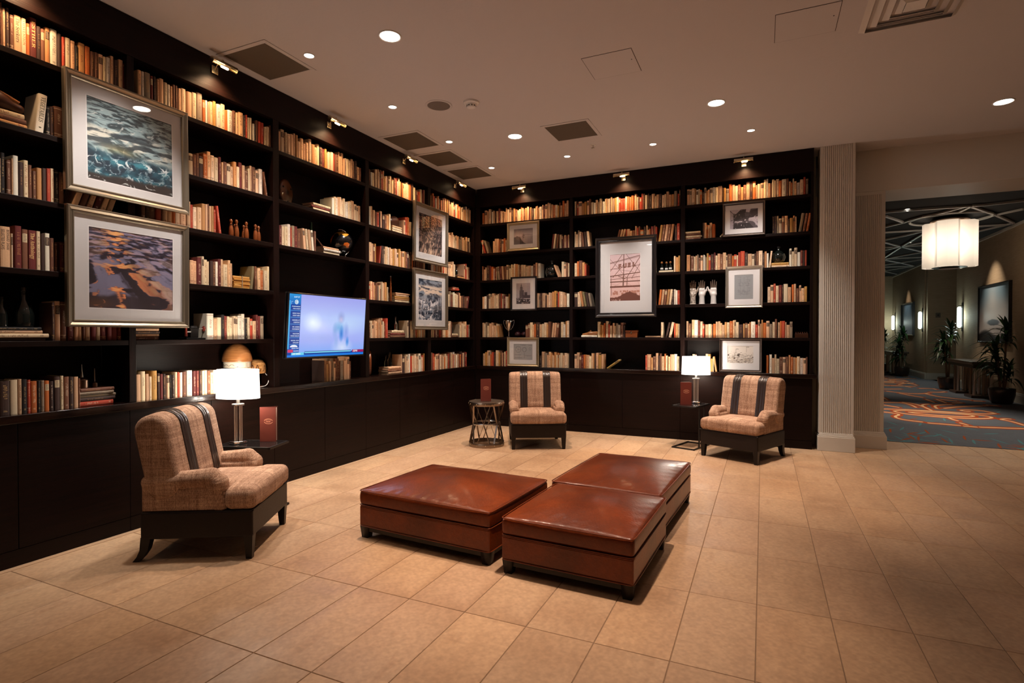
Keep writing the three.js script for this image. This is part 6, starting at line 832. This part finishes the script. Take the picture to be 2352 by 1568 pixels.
{ const o = onWall('trophy_cup', 'tall two-handled silver trophy cup on the fifth shelf', 'trophy', 'F', -3.435, SHELF[4], -0.1); mesh('bowl', lathe([[0.003, 0.075], [0.012, 0.08], [0.028, 0.12], [0.05, 0.2], [0.056, 0.25], [0.053, 0.25], [0.045, 0.2], [0.02, 0.11], [0.003, 0.09]], 32), M.silver, o); mesh('foot', lathe([[0, 0], [0.034, 0], [0.034, 0.008], [0.012, 0.016], [0.006, 0.03], [0.01, 0.045], [0.006, 0.06], [0.008, 0.078], [0, 0.08]], 28), M.silver, o); for (const k of [-1, 1]) mesh('handle', tube([[k * 0.054, 0.235, 0], [k * 0.082, 0.255, 0], [k * 0.085, 0.22, 0], [k * 0.06, 0.15, 0], [k * 0.026, 0.108, 0]], 0.0035, 8, 24), M.silver, o); }
['left', 'right'].forEach((w, i) => { const o = onWall('glass_ball', w + ' of two dark plum glass balls beside the trophy', 'ornament', 'F', -3.30 + i * 0.105, SHELF[4], -0.13, 0, 'plum glass balls'); mesh('ball', new THREE.SphereGeometry(0.05, 28, 20).scale(1, 0.86, 1).translate(0, 0.043, 0), phy({ color: lin(0.035, 0.008, 0.012), roughness: 0.12, clearcoat: 0.6 }), o); mesh('pip', cyl(0.006, 0.004, 0.012, 0, 0.084, 0, 10), M.dimWood, o); });
{ const o = onWall('shoe_last', 'wooden shoe last lying on a white book', 'shoe last', 'G', -2.19, SHELF[4] + 0.0284, -0.1); mesh('last', nets((x, y, z) => Math.max(smin(cap(x, y, z, [-0.1, 0.012, 0], [0.0, 0.022, 0], 0.014, 0.026), cap(x, y, z, [0.0, 0.024, 0], [0.09, 0.03, 0], 0.024, 0.026), 0.03), -y), [-0.13, -0.01, -0.04], [0.13, 0.08, 0.04], 0.005), M.oldWood, o, 'own'); mesh('peg', rod([0.0, 0.03, 0], [0.012, 0.07, 0], 0.007), M.oldWood, o); }
{ const o = onWall('wooden_box', 'small reddish wooden box with a hinged lid', 'box', 'G', -1.60, SHELF[4], -0.09); mesh('case', rb(-0.08, 0.08, 0, 0.07, -0.06, 0.06, 0.003), M.redWood, o); const l = mesh('lid', rb(-0.083, 0.083, 0.071, 0.098, -0.063, 0.063, 0.006), M.redWood, o); mesh('clasp', rb(-0.008, 0.008, 0.05, 0.082, 0.06, 0.066, 0.002), M.brass, l); }
{ const o = onWall('peg_block', 'dark wooden block with pegs at the end of the shelf', 'ornament', 'H', 0.42, SHELF[4], -0.08); mesh('block', rb(-0.07, 0.07, 0, 0.052, -0.03, 0.03, 0.003), M.dimWood, o); for (let k = 0; k < 6; k++) mesh('peg', cyl(0.008, 0.007, 0.018, -0.058 + k * 0.0232, 0.052, 0.012, 12), M.dimWood, o); }

// ================================================================ HALLWAY FURNISHINGS
{ // lantern: folded star-shaped paper drum
  const o = thing('pendant_lantern', 'large glowing white folded-panel lantern on the hallway ceiling', 'ceiling light', [3.2, 2.62, -12.9]);
  const P = []; for (let k = 0; k < 4; k++) { const a = k * Math.PI / 2 + 0.42; for (const [da, r] of [[-0.50, 0.40], [-0.10, 0.42], [0.30, 0.40], [0.48, 0.33], [0.785, 0.27], [0.98, 0.34]]) P.push([r * Math.cos(a + da), r * Math.sin(a + da)]); }
  const pos = [], H2 = 0.84; P.forEach((p, i) => { const q = P[(i + 1) % P.length]; pos.push(p[0], 0, p[1], p[0], H2, p[1], q[0], H2, q[1], p[0], 0, p[1], q[0], H2, q[1], q[0], 0, q[1]); }); const g = new THREE.BufferGeometry(); g.setAttribute('position', new THREE.Float32BufferAttribute(pos, 3)); g.computeVertexNormals();
  mesh('shade', g, phy({ color: lin(0.9, 0.86, 0.8), transmission: 0.55, thickness: 0, roughness: 1, emissive: lin(1, 0.86, 0.74), emissiveIntensity: 0.18, side: THREE.DoubleSide }), o);
  mesh('cap', lathe([[0, 0.85], [0.3, 0.85], [0.3, 0.9], [0, 0.9]], 24), std({ color: lin(0.3, 0.2, 0.14), roughness: 0.6 }), o); mesh('diffuser', lathe([[0, -0.03], [0.16, -0.028], [0.16, -0.02], [0, -0.02]], 32), M.matBoard, o); mesh('underside', lathe([[0, -0.012], [0.27, -0.006], [0.27, 0], [0, 0]], 24), M.black, o);
  const l = new THREE.PointLight(new THREE.Color(1, 0.86, 0.7), P_LANTERN, 0, 2); l.position.set(0, 0.42, 0); l.castShadow = true; l.shadow.radius = 6; l.name = 'lamp_light'; o.add(l);
}
const GS = 'hallway wall sconces';
for (const [x, z, l] of [[4.58, -17.3, 'glowing wall sconce nearest, above the console plant'], [4.46, -20.55, 'glowing wall sconce in the middle of the hallway'], [4.46, -24.4, 'glowing wall sconce farthest down the hallway']]) {
  const o = thing('wall_sconce', l, 'wall light', [x, 1.5, z], -Math.PI / 2, GS); mesh('back_plate', rb(-0.05, 0.05, -0.06, 0.66, 0, 0.02, 0.004), M.blackMetal, o);
  mesh('tube', new THREE.CapsuleGeometry(0.045, 0.44, 4, 20).translate(0, 0.29, 0.075), M.glow(0.82, 1, 0.93, 5), o); mesh('bracket', [rb(-0.02, 0.02, 0.0, 0.012, 0.02, 0.1, 0.002), rb(-0.02, 0.02, 0.575, 0.587, 0.02, 0.1, 0.002)], M.blackMetal, o);
  const q = new THREE.PointLight(new THREE.Color(0.82, 1, 0.9), P_SCONCE, 0, 2); q.position.set(0, 0.29, 0.16); q.castShadow = true; q.shadow.radius = 3; q.name = 'lamp_light'; o.add(q);
}
{ // two paintings in black frames
  const land = dataTex(256, 256, (u, v) => { const y = 1 - v; let c = mix3([132, 164, 186], [196, 190, 190], ss(0.1, 0.6, y + 0.15 * (fbm(u * 3, y * 3, 3) - 0.5))); c = mix3(c, [226, 230, 232], 0.6 * Math.exp(-((u - 0.45) ** 2 / 0.03 + (y - 0.3) ** 2 / 0.12))); const tree = Math.exp(-((u - 0.48) ** 2 / 0.05 + (y - 0.66) ** 2 / 0.0035)); c = mix3(c, [62, 58, 72], ss(0.3, 0.6, tree + 0.3 * (fbm(u * 9, y * 9, 3) - 0.5))); c = mix3(c, [34, 34, 38], ss(0.82, 0.9, y + 0.06 * Math.sin(u * 7))); return c; });
  const blue = dataTex(128, 128, (u, v) => { const n = fbm(u * 3, v * 3, 3); return mix3(mix3([70, 140, 190], [150, 176, 214], v < 0.5 ? 1 - v : 0.3), [196, 200, 226], 0.6 * n); });
  for (const [z0, z1, y0, y1, x, t, l] of [[-16.09, -14.30, 1.17, 2.455, 4.58, land, 'large misty landscape painting with a dark tree on hallway wall'], [-23.26, -21.55, 1.32, 2.42, 4.46, blue, 'pale blue abstract painting far down the hallway']]) {
    const o = thing('hallway_painting', l, 'painting', [x, y0, (z0 + z1) / 2], -Math.PI / 2), w = z1 - z0, h = y1 - y0; mesh('frame', frameGeo(w, h, [[0, 0], [0, 0.05], [0.02, 0.055], [0.035, 0.05], [0.035, 0.02]]).translate(0, h / 2, 0), M.darkFrame, o); mesh('canvas', new THREE.PlaneGeometry(w - 0.06, h - 0.06).translate(0, h / 2, 0.025), std({ map: t, roughness: 0.5 }), o, 'own'); mesh('backing', bx(-w / 2 + 0.01, w / 2 - 0.01, 0.01, h - 0.01, 0, 0.02), M.black, o);
  }
  const s = thing('thermostat', 'small square control plate on the hallway return wall', 'switch', [4.75, 1.93, -20.2]); mesh('plate', rb(-0.06, 0.06, -0.07, 0.07, 0, 0.02, 0.004), std({ color: lin(0.12, 0.09, 0.06), roughness: 0.5 }), s); mesh('button', rb(-0.02, 0.02, -0.02, 0.02, 0.02, 0.026, 0.003), M.black, s);
}
// consoles: slab tops on clusters of bronze and mirror tubes
for (const [x, z, l, n] of [[4.25, -15.4, 'dark console table with tubular legs below the landscape painting', 1.75], [4.14, -22.6, 'dark console table far down the hallway', 1.5]]) {
  const o = thing('console_table', l, 'console table', [x, 0, z]), r = rng(61); mesh('table_top', [rb(-0.24, 0.24, 0.72, 0.78, -n / 2, n / 2, 0.01), rb(-0.2, 0.2, 0.64, 0.72, -n / 2 + 0.08, n / 2 - 0.08, 0.006)], phy({ color: lin(0.05, 0.028, 0.018), roughness: 0.3, clearcoat: 0.4 }), o);
  for (const s of [-1, 1]) { mesh('plinth', rb(-0.22, 0.22, 0, 0.06, s * n * 0.3 - 0.24, s * n * 0.3 + 0.24, 0.01), phy({ color: lin(0.05, 0.028, 0.018), roughness: 0.3 }), o); for (let k = 0; k < 6; k++) mesh('tube', cyl(0.032, 0.032, 0.58, -0.14 + 0.14 * (k % 3) + rr(-0.02, 0.02, r), 0.06, s * n * 0.3 + (k < 3 ? -0.12 : 0.12) + rr(-0.03, 0.03, r), 16), k % 2 ? M.steel : M.bronzeMetal, o); }
}
// corn plants: canes with tufts of long arching leaves
{
  const leafGeo = (len, droop, w) => { const N = 7, pos = [], idx = []; for (let i = 0; i <= N; i++) { const t = i / N, ww = w * Math.sin(Math.PI * (0.12 + 0.88 * t) ** 0.8) * (t < 1 ? 1 : 0) + 0.001, x = len * (t - 0.16 * t * t), y = len * (0.55 * t - droop * t * t); pos.push(x, y, -ww, x, y - 0.25 * ww, 0, x, y, ww); } for (let i = 0; i < N; i++) for (const k of [0, 1]) { const a = i * 3 + k; idx.push(a, a + 1, a + 3, a + 1, a + 4, a + 3); } const g = new THREE.BufferGeometry(); g.setAttribute('position', new THREE.Float32BufferAttribute(pos, 3)); g.setIndex(idx); g.computeVertexNormals(); return g; };
  const kinds = [leafGeo(0.44, 0.8, 0.036), leafGeo(0.38, 0.6, 0.032), leafGeo(0.48, 1.1, 0.036), leafGeo(0.34, 0.25, 0.03)].map((g) => boxUV(g));
  const leaf = phy({ color: lin(0.028, 0.10, 0.022), roughness: 0.45, transmission: 0.12, thickness: 0, side: THREE.DoubleSide }), dark = phy({ color: lin(0.016, 0.055, 0.016), roughness: 0.4, side: THREE.DoubleSide }), cane = std({ color: lin(0.2, 0.13, 0.075), roughness: 0.8 }), potM = phy({ color: lin(0.03, 0.018, 0.012), roughness: 0.3, clearcoat: 0.5 });
  const plant = (label, x, z, hs, per, seed, solo) => {
    const o = thing('potted_dracaena', label, 'potted plant', [x, 0, z], 0, 'hallway pot plants'), r = rng(seed);
    mesh('pot', lathe([[0, 0], [0.14, 0], [0.17, 0.03], [0.205, 0.18], [0.21, 0.29], [0.2, 0.31], [0.185, 0.3], [0.18, 0.27], [0, 0.27]], 36), potM, o); mesh('soil', cyl(0.178, 0.178, 0.01, 0, 0.27, 0, 24), std({ color: lin(0.03, 0.02, 0.012), roughness: 1 }), o);
    const all = []; hs.forEach(([h, dx, dz], c) => {
      mesh('cane', tube([[dx * 0.3, 0.27, dz * 0.3], [dx * 0.7, 0.27 + (h - 0.27) * 0.6, dz * 0.7], [dx, h, dz]], 0.018, 8, 10), cane, o);
      for (let k = 0; k < per; k++) { const a = k * 2.4 + r(), e = k / per, kind = Math.floor(r() * 3), y = h - 0.34 * (1 - e) + 0.04, up = 0.9 * e - 0.05; const m = new THREE.Mesh(kinds[e > 0.85 ? 3 : kind], r() < 0.5 ? leaf : dark); m.name = 'leaf'; m.rotation.set(0, a, 0); m.rotateZ(up * (0.6 + 0.5 * r())); m.position.set(dx, y, dz); m.scale.setScalar((0.75 + 0.4 * r()) * (1 - 0.55 * ss(0.0, 0.8, Math.cos(a)))); if (solo) o.add(m); else { m.updateMatrix(); all.push(m.geometry.clone().applyMatrix4(m.matrix)); } }
    });
    if (!solo) { const m = mesh('foliage', all, dark, o, 'own'); m.userData.kind = 'stuff'; }
  };
  plant('large dark green corn plant in a brown pot, right edge', 4.26, -13.75, [[1.45, 0.06, 0.02], [1.12, -0.1, 0.06], [0.85, -0.05, -0.12], [0.72, 0.08, 0.1]], 44, 81, true);
  plant('corn plant at the far end of the near console', 4.15, -16.75, [[1.5, 0.05, 0], [1.2, -0.1, 0.05], [0.9, -0.02, -0.1]], 44, 82, true);
  plant('corn plant left of the middle wall sconce', 4.1, -21.4, [[1.4, 0.05, 0], [1.1, -0.08, 0.06], [0.8, 0, -0.1]], 44, 83, false);
  plant('farthest corn plant, at the left edge of the opening', 4.0, -23.9, [[1.4, 0.05, 0], [1.1, -0.08, 0.06], [0.8, 0, -0.1]], 44, 84, false);
}
// hallway ceiling spots
for (const [x, z, tx, ty, tz, p, l, a] of [[3.85, -15.2, 4.58, 1.9, -15.2, 5, 'over the landscape painting', 0.5], [3.8, -22.4, 4.46, 1.9, -22.4, 5, 'over the blue painting', 0.4], [2.3, -11.7, 2.5, 0, -11.7, 30, 'over the carpet swirls', 0.5], [3.3, -9.9, 3.0, 0, -9.4, 14, 'near the opening', 0.7], [3.2, -19.0, 3.4, 0, -18.6, 6, 'deep in the hallway', 0.6], [3.2, -16, 3.4, 0, -15.6, 9, 'in the middle of the hallway', 0.6]]) {
  const o = thing('hallway_downlight', 'small hallway ceiling spotlight ' + l, 'ceiling light', [x, 3.56, z], 0, 'hallway spotlights'); mesh('trim_ring', lathe([[0.05, 0], [0.05, -0.006], [0.04, -0.008], [0.038, 0]], 28), M.blackMetal, o); mesh('lens', cyl(0.037, 0.037, 0.002, 0, -0.004, 0, 28), M.glow(1, 0.9, 0.75, 3), o);
  spot(o, [0, -0.03, 0], [tx - x, ty - 3.56, tz - z], new THREE.Color(1, 0.8, 0.6), p * P_HALL, a, 0.8, 1.5);
}

scene.traverse((o) => { if (o.isMesh) o.castShadow = o.receiveShadow = true; });
renderer.render(scene, camera);
